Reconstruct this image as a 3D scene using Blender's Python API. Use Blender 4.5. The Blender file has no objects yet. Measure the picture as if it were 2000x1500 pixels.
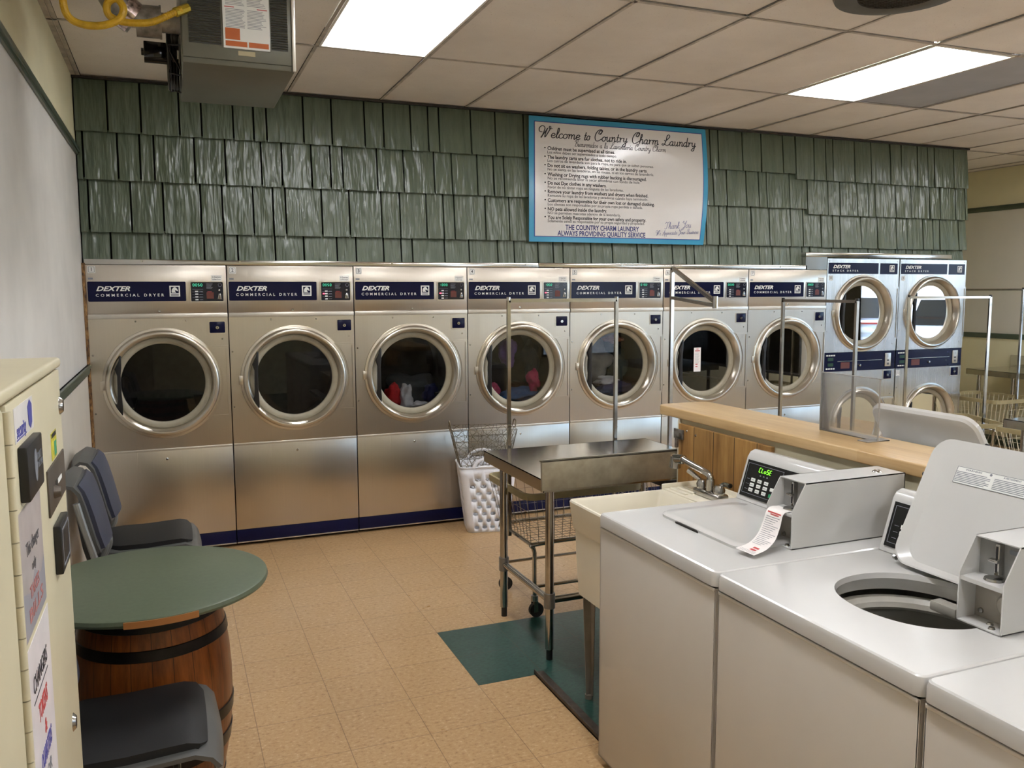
import bpy, bmesh, math, random
from mathutils import Vector, Matrix, noise
from math import pi, sin, cos, tan, radians as R
SC = bpy.context.scene
COL = SC.collection
random.seed(7)

# ------------------------------------------------------------------ camera
cam_d = bpy.data.cameras.new('camera'); cam = bpy.data.objects.new('camera', cam_d); COL.objects.link(cam)
cam_d.sensor_fit = 'HORIZONTAL'; cam_d.sensor_width = 36.0; cam_d.lens = 1647.3 / 2000 * 36.0
cam_d.clip_start = 0.02; cam_d.clip_end = 200
YAW, PITCH, ROLL = 0.3845, -0.1093, -0.0037
_f = Vector((sin(YAW) * cos(PITCH), cos(YAW) * cos(PITCH), sin(PITCH)))
_r = Vector((cos(YAW), -sin(YAW), 0)); _u = _r.cross(_f)
_r2 = cos(ROLL) * _r + sin(ROLL) * _u; _u2 = -sin(ROLL) * _r + cos(ROLL) * _u
cam.matrix_world = Matrix(((_r2.x, _u2.x, -_f.x, 0.4645), (_r2.y, _u2.y, -_f.y, -5.741), (_r2.z, _u2.z, -_f.z, 1.679), (0, 0, 0, 1)))
SC.camera = cam
# ------------------------------------------------------------------ world, exposure
W = bpy.data.worlds.new('world'); SC.world = W; W.use_nodes = True
wn = W.node_tree; bg = wn.nodes['Background']
sky = wn.nodes.new('ShaderNodeTexSky'); sky.sky_type = 'HOSEK_WILKIE'; sky.turbidity = 4; sky.ground_albedo = .4
sky.sun_direction = (0.3, 0.5, 0.8)
wn.links.new(sky.outputs[0], bg.inputs[0]); bg.inputs[1].default_value = 9.5
SC.view_settings.view_transform = 'Standard'; SC.view_settings.look = 'None'
SC.view_settings.exposure = 1.6; SC.view_settings.gamma = 1.0; SC.view_settings.use_curve_mapping = False
TUBE = 14.0     # brightness of the fluorescent lenses
sun_d = bpy.data.lights.new('sun', 'SUN'); sun_d.energy = 6.0; sun_d.angle = .01; sun_d.color = (1, .96, .9)
sun = bpy.data.objects.new('sun', sun_d); COL.objects.link(sun); sun.rotation_euler = (0, R(-24), R(14))   # high over the building, lights the lot outside

# ------------------------------------------------------------------ materials
def lin(c):
    c = c / 255
    return c / 12.92 if c <= .04045 else ((c + .055) / 1.055) ** 2.4
def rgb(r, g, b): return (lin(r), lin(g), lin(b), 1)
class NT:
    def __init__(s, name):
        s.m = bpy.data.materials.new(name); s.m.use_nodes = True; s.t = s.m.node_tree
        s.b = s.t.nodes['Principled BSDF']; s.out = s.t.nodes['Material Output']
    def n(s, kind, **k):
        x = s.t.nodes.new(kind)
        for a, v in k.items(): setattr(x, a, v)
        return x
    def l(s, a, b): s.t.links.new(a, b)
    def co(s, scale=(1, 1, 1), kind='Object'):
        c = s.n('ShaderNodeTexCoord'); m = s.n('ShaderNodeMapping'); m.inputs['Scale'].default_value = scale
        s.l(c.outputs[kind], m.inputs[0]); return m.outputs[0]
    def noise(s, vec, scale, detail=3, rough=.55):
        x = s.n('ShaderNodeTexNoise'); x.inputs['Scale'].default_value = scale; x.inputs['Detail'].default_value = detail
        x.inputs['Roughness'].default_value = rough; s.l(vec, x.inputs['Vector']); return x.outputs['Fac']
    def ramp(s, fac, stops):
        x = s.n('ShaderNodeValToRGB'); e = x.color_ramp.elements
        while len(e) < len(stops): e.new(.5)
        for i, (p, c) in enumerate(stops): e[i].position = p; e[i].color = c
        s.l(fac, x.inputs[0]); return x.outputs[0]
    def mix(s, fac, a, b, mode='MIX'):
        x = s.n('ShaderNodeMix', data_type='RGBA', blend_type=mode)
        for i, v in ((0, fac), (6, a), (7, b)):
            if isinstance(v, (int, float)): x.inputs[i].default_value = v
            elif isinstance(v, tuple): x.inputs[i].default_value = v
            else: s.l(v, x.inputs[i])
        return x.outputs[2]
    def math(s, op, a, b=0, c=None):
        x = s.n('ShaderNodeMath', operation=op)
        for i, v in enumerate((a, b) if c is None else (a, b, c)):
            if isinstance(v, (int, float)): x.inputs[i].default_value = v
            else: s.l(v, x.inputs[i])
        return x.outputs[0]
    def bump(s, h, strength=.3, dist=.002):
        x = s.n('ShaderNodeBump'); x.inputs['Strength'].default_value = strength; x.inputs['Distance'].default_value = dist
        s.l(h, x.inputs['Height']); s.l(x.outputs[0], s.b.inputs['Normal'])
    def set(s, col=None, rough=None, metal=None, **k):
        for nm, v in (('Base Color', col), ('Roughness', rough), ('Metallic', metal)):
            if v is None: continue
            if isinstance(v, (int, float, tuple)): s.b.inputs[nm].default_value = v
            else: s.l(v, s.b.inputs[nm])
        for a, v in k.items(): s.b.inputs[a.replace('_', ' ')].default_value = v
        return s
def plain(name, col, rough=.5, metal=0, var=.06, nscale=12, bump=0, bscale=200, **k):
    t = NT(name); v = t.noise(t.co(), nscale)
    d = tuple(c * (1 - var * 2) for c in col[:3]) + (1,); u = tuple(min(1, c * (1 + var)) for c in col[:3]) + (1,)
    t.set(t.ramp(v, [(.3, d), (.7, u)]), rough, metal, **k)
    if bump: t.bump(t.noise(t.co(), bscale, 2), bump, .001)
    return t.m
def emis(name, col, strength):
    t = NT(name); t.set(col, .5); t.b.inputs['Emission Color'].default_value = col; t.b.inputs['Emission Strength'].default_value = strength
    return t.m
def steel(name, col, rough, streak=(900, 1, 1), aniso=.75, wave=.25):
    t = NT(name)
    s = t.noise(t.co(streak), 1.0, 2)
    big = t.noise(t.co((3.2, 1.2, .55)), 1.0, 2)
    base = t.mix(.5, t.ramp(s, [(.2, tuple(c * .8 for c in col[:3]) + (1,)), (.8, col)]), col)
    t.set(base, t.math('ADD', t.math('MULTIPLY', s, .10), rough - .05), 1.0)
    t.b.inputs['Anisotropic'].default_value = aniso
    tg = t.n('ShaderNodeTangent', direction_type='RADIAL', axis='Z'); t.l(tg.outputs[0], t.b.inputs['Tangent'])
    h = t.math('ADD', t.math('MULTIPLY', big, 1.0), t.math('MULTIPLY', s, .0004))
    t.bump(h, wave, .03)
    return t.m
def glassy(name, tint, rough=0.0, ior=1.45, dust=0, dcol=(.6, .6, .6, 1)):
    t = NT(name); t.t.nodes.remove(t.b)
    tr = t.n('ShaderNodeBsdfTransparent'); tr.inputs[0].default_value = tint
    gl = t.n('ShaderNodeBsdfGlossy'); gl.inputs['Roughness'].default_value = rough
    fr = t.n('ShaderNodeFresnel'); fr.inputs[0].default_value = ior
    mx = t.n('ShaderNodeMixShader'); t.l(fr.outputs[0], mx.inputs[0]); t.l(tr.outputs[0], mx.inputs[1]); t.l(gl.outputs[0], mx.inputs[2])
    o = mx.outputs[0]
    if dust:
        df = t.n('ShaderNodeBsdfDiffuse'); df.inputs[0].default_value = dcol
        nz = t.noise(t.co((1, 1, 1)), 9, 6, .7); k = t.math('MULTIPLY', nz, dust)
        m2 = t.n('ShaderNodeMixShader'); t.l(k, m2.inputs[0]); t.l(o, m2.inputs[1]); t.l(df.outputs[0], m2.inputs[2]); o = m2.outputs[0]
    t.l(o, t.out.inputs[0]); return t.m

STEEL = steel('brushed_stainless_steel', rgb(204, 196, 184), .30)
STEEL_B = steel('brushed_stainless_bright', rgb(214, 212, 208), .26)
STEEL_T = steel('table_stainless', rgb(206, 204, 198), .15, (1, 700, 1), .3, .03)
TRIMAL = plain('aluminium_trim', rgb(205, 200, 190), .38, .85, .03)
RINGM = plain('satin_steel_ring', rgb(206, 199, 186), .30, 1, .03, 3)
GASK = plain('grey_door_gasket', rgb(158, 150, 130), .55, 0)
CHROME = plain('chrome_tube', rgb(182, 180, 176), .16, 1, .05, 30)
PAINTW = plain('white_enamel', rgb(199, 198, 195), .22, 0, .015, 3, Coat_Weight=.3)
PAINTS = plain('white_enamel_side', rgb(205, 199, 190), .32, 0, .02, 3)
NAVY = plain('navy_plastic', rgb(8, 11, 46), .22, 0, .05, Specular_IOR_Level=.22)
NAVYK = plain('navy_kick_paint', rgb(8, 11, 52), .4, 0, .05, Specular_IOR_Level=.25)
BLACK = plain('black_plastic', rgb(22, 21, 22), .4, 0, .05)
BLACKG = plain('black_gloss', rgb(10, 10, 11), .12, 0, .03)
DARKM = plain('dark_zinc', rgb(62, 58, 54), .5, .6, .2, 20)
DARKC = plain('cabinet_side_dark', rgb(48, 44, 40), .6, .3)
WHITE = plain('white_print', rgb(226, 226, 222), .5, 0, .01)
WHITEP = plain('white_polypropylene', rgb(232, 232, 236), .35, 0, .02)
GREYP = plain('grey_print', rgb(120, 124, 132), .5, 0, .01)
REDP = plain('red_print', rgb(190, 70, 70), .5, 0, .01)
BROWNP = plain('brown_print', rgb(96, 44, 34), .4, 0, .01)
INK = plain('black_ink', rgb(30, 28, 34), .5, 0, .01)
INKG = plain('grey_ink', rgb(92, 90, 92), .5, 0, .01)
INKB = plain('blue_ink', rgb(40, 44, 110), .5, 0, .01)
INKL = plain('pale_blue_ink', rgb(116, 118, 150), .5, 0, .01)
PAPER = plain('paper', rgb(232, 226, 222), .6, 0, .02)
GREENLED = emis('green_led', rgb(120, 255, 50), .8)
TEALLED = emis('teal_led', rgb(60, 190, 150), .45)
REDLED = emis('red_led', rgb(255, 60, 80), 2.0)
GREENB = plain('green_button', rgb(30, 150, 95), .4)
GLASSD = glassy('dryer_door_glass', (.52, .52, .54, 1), 0, 1.5)
ACRYL = glassy('clear_acrylic', (.95, .95, .95, 1), .03, 1.35, .22, rgb(190, 186, 180))
ACRYLE = plain('acrylic_edge', rgb(150, 146, 140), .3, 0)
GREENP = plain('green_trim_paint', rgb(72, 84, 68), .35, 0, .08, 8)
CREAM = plain('cream_wall_paint', rgb(220, 213, 178), .6, 0, .04, 2, .1, 60)
WALLW = plain('white_wall_panel', rgb(205, 201, 194), .55, 0, .05, 3, .35, 160)
WALLG = plain('grey_wall_panel', rgb(212, 208, 196), .55, 0, .02, 2)
LAMIN = plain('washed_partition', rgb(176, 168, 142), .5, 0, .04, 4)
CEILB = plain('ceiling_bar', rgb(184, 175, 163), .6, 0, .15, 14)
DARKGAP = plain('dark_gap', rgb(20, 18, 16), .9, 0)
TROF = plain('troffer_reflector', rgb(232, 230, 222), .45, 0, .01)
LENS = emis('fluorescent_lens', rgb(248, 250, 255), TUBE)
GREYPAN = plain('grey_ceiling_panel', rgb(164, 166, 170), .6, 0, .04, 5)
HEATM = plain('heater_grey_enamel', rgb(104, 103, 91), .35, .25, .05, 5)
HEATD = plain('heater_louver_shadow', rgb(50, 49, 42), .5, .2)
GALV = plain('galvanised_steel', rgb(150, 146, 140), .35, .8, .25, 25)
YEL = plain('yellow_gas_hose', rgb(200, 158, 26), .45, 0, .12, 30)
ORANGE = plain('orange_sticker', rgb(192, 96, 30), .5, 0)
MACH = plain('beige_machine_enamel', rgb(196, 187, 158), .4, 0, .03, 6, .15, 300)
PEWTER = plain('pewter_plate', rgb(98, 90, 82), .4, .6, .1)
CHGREY = plain('chair_grey_plastic', rgb(84, 84, 82), .42, 0, .05)
CHMET = plain('chair_grey_metal', rgb(138, 138, 134), .35, .5, .04)
CHNAVY = plain('chair_navy_pad', rgb(58, 62, 78), .5, 0, .08, 300, .3, 500)
CHBLK = plain('chair_black_pad', rgb(22, 22, 23), .55, 0, .06, 200, .3, 500)
TABG = plain('green_table_laminate', rgb(84, 94, 74), .42, 0, .05, 60)
TUBM = plain('laundry_tub_plastic', rgb(228, 221, 202), .35, 0, .03, 4)
LEGM = plain('galvanised_leg', rgb(150, 142, 130), .45, .2, .1, 8)
TAN = plain('tan_bumper', rgb(158, 146, 108), .5, 0, .06)
WIRE = plain('chrome_wire', rgb(150, 142, 130), .3, .9, .1, 40)
WIREW = plain('cream_wire', rgb(205, 196, 168), .4, 0, .05)
GOLDW = plain('bronze_wire', rgb(120, 108, 86), .35, .8, .1)
RUBBER = plain('black_rubber', rgb(28, 27, 26), .6)
BROWNM = plain('rusty_brown_angle', rgb(78, 66, 56), .5, .4, .25, 30)
OSB = NT('strand_board_edge'); OSB.set(OSB.ramp(OSB.noise(OSB.co((60, 60, 25)), 1, 4), [(.35, rgb(52, 34, 20)), (.5, rgb(120, 86, 48)), (.65, rgb(160, 124, 78))]), .8); OSB = OSB.m
SIGNW = plain('sign_white_vinyl', rgb(214, 210, 206), .18, 0, .01, 3)
SIGNB = plain('sign_blue_vinyl', rgb(62, 150, 188), .2, 0, .03, 3)
SIGNN = plain('sign_navy_line', rgb(30, 56, 140), .3)
RED = plain('red_cloth', rgb(190, 20, 22), .8, 0, .15, 20)
WCL = plain('white_cloth', rgb(205, 205, 200), .8, 0, .08, 20)
GCL = plain('charcoal_cloth', rgb(52, 56, 56), .85, 0, .15, 20)
NCL = plain('navy_cloth', rgb(22, 26, 74), .8, 0, .15, 20)
BCL = plain('teal_blue_cloth', rgb(24, 82, 128), .8, 0, .15, 20)
PCL = plain('pink_cloth', rgb(200, 60, 100), .8, 0, .15, 20)
VCL = plain('violet_cloth', rgb(130, 96, 170), .8, 0, .15, 20)
OCL = plain('tan_orange_cloth', rgb(170, 104, 72), .8, 0, .15, 20)
CARW = plain('white_car_paint', rgb(225, 228, 234), .2, 0, .01)
CARG = plain('car_window', rgb(20, 24, 30), .08, 0, .01)
ASPH = plain('asphalt', rgb(150, 150, 150), .9, 0, .1, 3)
TAILR = plain('tail_lamp_red', rgb(170, 30, 34), .2)

def m_shingle():
    t = NT('painted_green_shingle'); c = t.co()
    st = t.noise(t.co((26, 1, 2.2)), 1.0, 4, .6); wav = t.noise(t.co((15, 1, 4)), 1.0, 2, .5)
    big = t.noise(t.co(), 2.2, 2)
    t.set(t.mix(t.math('MULTIPLY', big, .5), t.ramp(st, [(.3, rgb(78, 88, 72)), (.7, rgb(98, 107, 90))]), rgb(84, 97, 80)), .27)
    t.bump(t.math('ADD', t.math('MULTIPLY', wav, 2.4), t.math('MULTIPLY', st, .8)), .55, .02)
    return t.m
SHING = m_shingle()
def m_floor():
    t = NT('vinyl_composition_tile')
    tc = t.n('ShaderNodeTexCoord'); sp = t.n('ShaderNodeSeparateXYZ'); t.l(tc.outputs['Object'], sp.inputs[0])
    T = .3048
    fx = t.math('DIVIDE', t.math('SUBTRACT', sp.outputs[0], 1.6233 - 40 * T), T); fy = t.math('DIVIDE', t.math('SUBTRACT', sp.outputs[1], -2.4842 - 60 * T), T)
    def edge(f):
        fr = t.math('FRACT', f); return t.math('MINIMUM', fr, t.math('SUBTRACT', 1.0, fr))
    seam = t.math('LESS_THAN', t.math('MINIMUM', t.math('MULTIPLY', edge(fx), 1.0), edge(fy)), .0045)
    cell = t.n('ShaderNodeCombineXYZ'); t.l(t.math('FLOOR', fx), cell.inputs[0]); t.l(t.math('FLOOR', fy), cell.inputs[1])
    wn_ = t.n('ShaderNodeTexWhiteNoise'); t.l(cell.outputs[0], wn_.inputs['Vector'])
    obj = t.co()
    fleck = t.noise(t.co((1, 1.5, 1)), 48, 4, .72); fl2 = t.noise(t.co((1.7, 1, 1)), 130, 2, .6); cloud = t.noise(obj, 3.5, 3)
    base = t.ramp(fleck, [(.32, rgb(146, 108, 64)), (.44, rgb(186, 150, 105)), (.58, rgb(193, 159, 115)), (.70, rgb(218, 193, 154))])
    base = t.mix(t.ramp(fl2, [(.66, (0, 0, 0, 1)), (.74, (1, 1, 1, 1))]), base, rgb(124, 90, 56))
    base = t.mix(.035, base, wn_.outputs['Value'], 'OVERLAY')
    base = t.mix(t.math('MULTIPLY', cloud, .25), base, rgb(180, 148, 108))
    gf = t.ramp(fleck, [(.35, rgb(28, 58, 52)), (.65, rgb(46, 84, 74))])
    X, Y = sp.outputs[0], sp.outputs[1]
    a = t.math('MULTIPLY', t.math('GREATER_THAN', X, 1.6233), t.math('MULTIPLY', t.math('GREATER_THAN', Y, -2.4842), t.math('LESS_THAN', Y, -1.8746)))
    b = t.math('MULTIPLY', t.math('GREATER_THAN', X, 1.9), t.math('LESS_THAN', Y, -2.48))
    g = t.math('MULTIPLY', t.math('MAXIMUM', a, b), t.math('LESS_THAN', X, 2.7))
    col = t.mix(g, base, gf)
    col = t.mix(t.math('MULTIPLY', seam, .6), col, rgb(84, 56, 30))
    smear = t.noise(obj, 7, 5, .6)
    t.set(col, t.math('ADD', t.math('MULTIPLY', smear, .25), .20))
    t.bump(t.math('SUBTRACT', t.math('MULTIPLY', cloud, .3), seam), .25, .002)
    return t.m
FLOORM = m_floor()
def m_ceil():
    t = NT('mineral_fibre_tile'); obj = t.co()
    p = t.noise(obj, 110, 3, .7); c = t.noise(obj, 1.6, 4, .6)
    col = t.mix(t.ramp(p, [(.28, (1, 1, 1, 1)), (.36, (0, 0, 0, 1))]), t.ramp(c, [(.3, rgb(214, 207, 198)), (.7, rgb(230, 224, 216))]), rgb(170, 160, 148))
    t.set(col, .85); t.bump(p, .4, .002); return t.m
CEILM = m_ceil()
def m_wood(name, c1, c2, c3, axis, scale=1, rough=.4):
    t = NT(name)
    sc = {'x': (1.2, 14, 14), 'y': (14, 1.2, 14), 'z': (14, 14, 1.2)}[axis]
    g = t.noise(t.co(tuple(a * scale for a in sc)), 2.2, 6, .65); big = t.noise(t.co(), 2.5, 2)
    t.set(t.mix(t.math('MULTIPLY', big, .55), t.ramp(g, [(.3, c1), (.5, c2), (.7, c3)]), c2), rough); t.bump(g, .15, .002); return t.m
def m_boards():
    t = NT('stained_pine_boards')
    g = t.noise(t.co((14, 12, 1.3)), 2.0, 6, .65); big = t.noise(t.co(), 4, 3)
    sp = t.n('ShaderNodeSeparateXYZ'); tc = t.n('ShaderNodeTexCoord'); t.l(tc.outputs['Object'], sp.inputs[0])
    b = t.math('FLOOR', t.math('DIVIDE', sp.outputs[1], .145)); w = t.n('ShaderNodeTexWhiteNoise', noise_dimensions='1D'); t.l(b, w.inputs['W'])
    fr = t.math('FRACT', t.math('DIVIDE', sp.outputs[1], .145)); seam = t.math('LESS_THAN', fr, .035)
    col = t.ramp(g, [(.3, rgb(120, 84, 42)), (.5, rgb(160, 120, 66)), (.7, rgb(184, 146, 88))])
    col = t.mix(t.ramp(big, [(.4, (0, 0, 0, 1)), (.75, (.6, .6, .6, 1))]), col, rgb(140, 98, 50))
    col = t.mix(.14, col, w.outputs[0], 'OVERLAY'); col = t.mix(seam, col, rgb(70, 44, 20))
    t.set(col, .5); t.bump(t.math('SUBTRACT', g, seam), .3, .003); return t.m
BOARDS = m_boards()
def m_counter():
    t = NT('butcher_block_laminate'); tc = t.n('ShaderNodeTexCoord'); sp = t.n('ShaderNodeSeparateXYZ'); t.l(tc.outputs['Object'], sp.inputs[0])
    row = t.math('FLOOR', t.math('DIVIDE', sp.outputs[0], .036)); wr = t.n('ShaderNodeTexWhiteNoise', noise_dimensions='1D'); t.l(row, wr.inputs['W'])
    cy_ = t.math('FLOOR', t.math('ADD', t.math('DIVIDE', sp.outputs[1], .42), t.math('MULTIPLY', wr.outputs[0], 7)))
    cv = t.n('ShaderNodeCombineXYZ'); t.l(row, cv.inputs[0]); t.l(cy_, cv.inputs[1]); w = t.n('ShaderNodeTexWhiteNoise'); t.l(cv.outputs[0], w.inputs['Vector'])
    g = t.noise(t.co((30, 1.6, 30)), 2.2, 5, .6)
    col = t.mix(.5, t.ramp(w.outputs['Value'], [(0, rgb(180, 146, 98)), (1, rgb(208, 180, 134))]), t.ramp(g, [(.3, rgb(172, 136, 88)), (.7, rgb(206, 176, 130))]))
    t.set(col, .34); return t.m
COUNTER = m_counter()
def m_barrel():
    t = NT('varnished_oak_staves')
    tc = t.n('ShaderNodeTexCoord'); sp = t.n('ShaderNodeSeparateXYZ'); t.l(tc.outputs['Object'], sp.inputs[0])
    ang = t.math('MULTIPLY', t.math('ARCTAN2', sp.outputs[1], sp.outputs[0]), 24 / (2 * pi))
    w = t.n('ShaderNodeTexWhiteNoise', noise_dimensions='1D'); t.l(t.math('FLOOR', ang), w.inputs['W'])
    seam = t.math('LESS_THAN', t.math('FRACT', ang), .03)
    g = t.noise(t.co((30, 30, 2.5)), 1.5, 5, .65); big = t.noise(t.co(), 4, 3)
    col = t.ramp(g, [(.3, rgb(84, 42, 14)), (.5, rgb(124, 68, 26)), (.7, rgb(150, 88, 36))])
    col = t.mix(t.math('MULTIPLY', big, .5), col, rgb(96, 48, 18)); col = t.mix(.25, col, w.outputs[0], 'OVERLAY')
    col = t.mix(seam, col, rgb(36, 18, 8)); t.set(col, .28); t.bump(t.math('SUBTRACT', g, seam), .2, .003); return t.m
STAVES = m_barrel()
HOOP = plain('black_iron_hoop', rgb(34, 30, 28), .32, .6, .2, 20)
RAW = plain('raw_oak_edge', rgb(150, 98, 50), .5)

# ------------------------------------------------------------------ mesh building
class B:
    def __init__(s): s.bm = bmesh.new(); s.mi = 0
    def _add(s, geo_bm, M=None):
        if M is not None: geo_bm.transform(M)
        for f in geo_bm.faces: f.material_index = s.mi
        me = bpy.data.meshes.new('tmp'); geo_bm.to_mesh(me); geo_bm.free(); s.bm.from_mesh(me); bpy.data.meshes.remove(me); return s
    def mat(s, i): s.mi = i; return s
    def box(s, x0, x1, y0, y1, z0, z1, bev=0, seg=2, M=None):
        t = bmesh.new(); bmesh.ops.create_cube(t, size=1)
        for v in t.verts: v.co = Vector(((x0 + x1) / 2 + v.co.x * (x1 - x0), (y0 + y1) / 2 + v.co.y * (y1 - y0), (z0 + z1) / 2 + v.co.z * (z1 - z0)))
        if bev: bmesh.ops.bevel(t, geom=t.edges[:], offset=bev, segments=seg, profile=.5, affect='EDGES', clamp_overlap=True)
        return s._add(t, M)
    def prism(s, pts, axis, a0, a1, bev=0, seg=2, M=None):
        """pts 2D polygon; axis 'x': pts=(y,z); 'y': pts=(x,z); 'z': pts=(x,y)"""
        t = bmesh.new()
        def P(p, a): return {'x': (a, p[0], p[1]), 'y': (p[0], a, p[1]), 'z': (p[0], p[1], a)}[axis]
        v0 = [t.verts.new(P(p, a0)) for p in pts]; v1 = [t.verts.new(P(p, a1)) for p in pts]; n = len(pts)
        t.faces.new(v0); t.faces.new(v1[::-1])
        for i in range(n): t.faces.new((v0[i], v0[(i + 1) % n], v1[(i + 1) % n], v1[i]))
        bmesh.ops.recalc_face_normals(t, faces=t.faces)
        if bev: bmesh.ops.bevel(t, geom=t.edges[:], offset=bev, segments=seg, profile=.5, affect='EDGES', clamp_overlap=True)
        return s._add(t, M)
    def plate(s, outer, holes, axis, a0, a1, M=None):
        t = bmesh.new()
        def P(p, a): return {'x': (a, p[0], p[1]), 'y': (p[0], a, p[1]), 'z': (p[0], p[1], a)}[axis]
        es = []
        for loop in [outer] + holes:
            vs = [t.verts.new(P(p, a0)) for p in loop]
            for i in range(len(vs)): es.append(t.edges.new((vs[i], vs[(i + 1) % len(vs)])))
        bmesh.ops.triangle_fill(t, edges=es, use_beauty=True)
        if a1 != a0:
            g = bmesh.ops.extrude_face_region(t, geom=t.faces[:])
            d = Vector(P((0, 0), a1)) - Vector(P((0, 0), a0))
            bmesh.ops.translate(t, verts=[v for v in g['geom'] if isinstance(v, bmesh.types.BMVert)], vec=d)
        bmesh.ops.recalc_face_normals(t, faces=t.faces)
        return s._add(t, M)
    def lathe(s, prof, axis='z', c=(0, 0, 0), seg=48, M=None, close=False):
        """prof list of (r, h)"""
        t = bmesh.new(); rings = []
        for r, h in prof:
            if r < 1e-6: rings.append([t.verts.new({'z': (0, 0, h), 'y': (0, h, 0), 'x': (h, 0, 0)}[axis])]); continue
            ring = []
            for k in range(seg):
                a = 2 * pi * k / seg; u, v = r * cos(a), r * sin(a)
                ring.append(t.verts.new({'z': (u, v, h), 'y': (u, h, v), 'x': (h, u, v)}[axis]))
            rings.append(ring)
        pairs = list(zip(rings[:-1], rings[1:]))
        if close: pairs.append((rings[-1], rings[0]))
        for p, q in pairs:
            for k in range(seg):
                k2 = (k + 1) % seg
                if len(p) == 1 and len(q) == 1: continue
                if len(p) == 1: t.faces.new((p[0], q[k], q[k2]))
                elif len(q) == 1: t.faces.new((p[k], q[0], p[k2]))
                else: t.faces.new((p[k], q[k], q[k2], p[k2]))
        bmesh.ops.translate(t, verts=t.verts, vec=Vector(c)); bmesh.ops.recalc_face_normals(t, faces=t.faces)
        return s._add(t, M)
    def cyl(s, p, q, r, seg=16, r2=None, M=None): return s.tube([p, q], r, seg, M=M, r2=r2)
    def tube(s, path, r, seg=8, closed=False, M=None, r2=None, square=False):
        t = bmesh.new(); pts = [Vector(p) for p in path]
        P = [pts[0]]
        for p in pts[1:]:
            if (p - P[-1]).length > 1e-5: P.append(p)
        pts = P; n = len(pts); rings = []; nrm = None
        if square: seg = 4
        for i in range(n):
            a = pts[i - 1] if (i > 0 or closed) else None; b = pts[(i + 1) % n] if (i < n - 1 or closed) else None
            d1 = (pts[i] - a).normalized() if a is not None else None; d2 = (b - pts[i]).normalized() if b is not None else None
            d = (d1 + d2).normalized() if (d1 and d2 and (d1 + d2).length > 1e-4) else (d1 or d2)
            if nrm is None:
                up = Vector((0, 0, 1)) if abs(d.z) < .9 else Vector((1, 0, 0)); nrm = up.cross(d).normalized()
            else: nrm = (nrm - d * nrm.dot(d)).normalized()
            bn = d.cross(nrm); rr = r if r2 is None else r + (r2 - r) * i / (n - 1)
            k_ = 1.0
            if d1 and d2: k_ = min(1.5, 1 / max(.5, d.dot(d2)))
            off = pi / 4 if square else 0; sc = rr * (1.2 if square else 1)
            rings.append([t.verts.new(pts[i] + nrm * cos(2 * pi * j / seg + off) * sc * (k_ if square else 1) + bn * sin(2 * pi * j / seg + off) * sc * (k_ if square else 1)) for j in range(seg)])
        m = n if closed else n - 1
        for i in range(m):
            A, C = rings[i], rings[(i + 1) % n]
            for j in range(seg): t.faces.new((A[j], A[(j + 1) % seg], C[(j + 1) % seg], C[j]))
        if not closed: t.faces.new(rings[0][::-1]); t.faces.new(rings[-1])
        bmesh.ops.recalc_face_normals(t, faces=t.faces)
        return s._add(t, M)
    def text(s, body, size, M, align='CENTER', shear=0, bold=0, sx=1, spacing=1, depth=.0004, fit=None):
        cu = bpy.data.curves.new('t', 'FONT'); cu.body = body; cu.size = size; cu.align_x = align; cu.align_y = 'CENTER'
        cu.shear = shear; cu.offset = bold * size; cu.space_character = spacing; cu.extrude = depth / 2; cu.resolution_u = 2
        o = bpy.data.objects.new('t', cu); COL.objects.link(o); bpy.context.view_layer.update()
        me = o.to_mesh(); t = bmesh.new(); t.from_mesh(me); o.to_mesh_clear()
        if fit:
            xs = [v.co.x for v in t.verts]; w = max(xs) - min(xs); sx = fit / w
        if sx != 1: bmesh.ops.scale(t, verts=t.verts, vec=(sx, 1, 1))
        bpy.data.objects.remove(o); bpy.data.curves.remove(cu)
        return s._add(t, M)
def rrect(x0, x1, y0, y1, r, n=5):
    out = []
    for cx, cy, a in ((x1 - r, y1 - r, 0), (x0 + r, y1 - r, 90), (x0 + r, y0 + r, 180), (x1 - r, y0 + r, 270)):
        for k in range(n + 1): out.append((cx + r * cos(R(a + 90 * k / n)), cy + r * sin(R(a + 90 * k / n))))
    return out
def circ(cx, cy, r, n=48, ry=None, a0=0): return [(cx + r * cos(2 * pi * k / n + a0), cy + (ry or r) * sin(2 * pi * k / n + a0)) for k in range(n)]
def FY(x, y, z, rz=0): return Matrix.Translation((x, y, z)) @ Matrix.Rotation(pi / 2, 4, 'X')          # faces -y
def FX(x, y, z): return Matrix(((0, 0, 1, x), (1, 0, 0, y), (0, 1, 0, z), (0, 0, 0, 1)))               # faces +x
def mk(name, b, mats, parent=None, loc=(0, 0, 0), ang=35, smooth=True):
    me = bpy.data.meshes.new(name); b.bm.to_mesh(me); b.bm.free()
    for m in (mats if isinstance(mats, (list, tuple)) else [mats]): me.materials.append(m)
    if smooth:
        for p in me.polygons: p.use_smooth = True
        me.set_sharp_from_angle(angle=R(ang))
    o = bpy.data.objects.new(name, me); COL.objects.link(o); o.location = loc
    if parent: o.parent = parent
    return o
def thing(name, label, cat, loc=(0, 0, 0), rz=0, group=None):
    o = bpy.data.objects.new(name, None); COL.objects.link(o); o.location = loc; o.rotation_euler = (0, 0, rz); o.empty_display_size = .1
    return tag(o, label, cat, group)
def tag(o, label, cat, group=None):
    o['label'] = label; o['category'] = cat
    if group: o['group'] = group
    return o
def struct(name, b, mats, **k): o = mk(name, b, mats, **k); o['kind'] = 'structure'; return o
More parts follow.
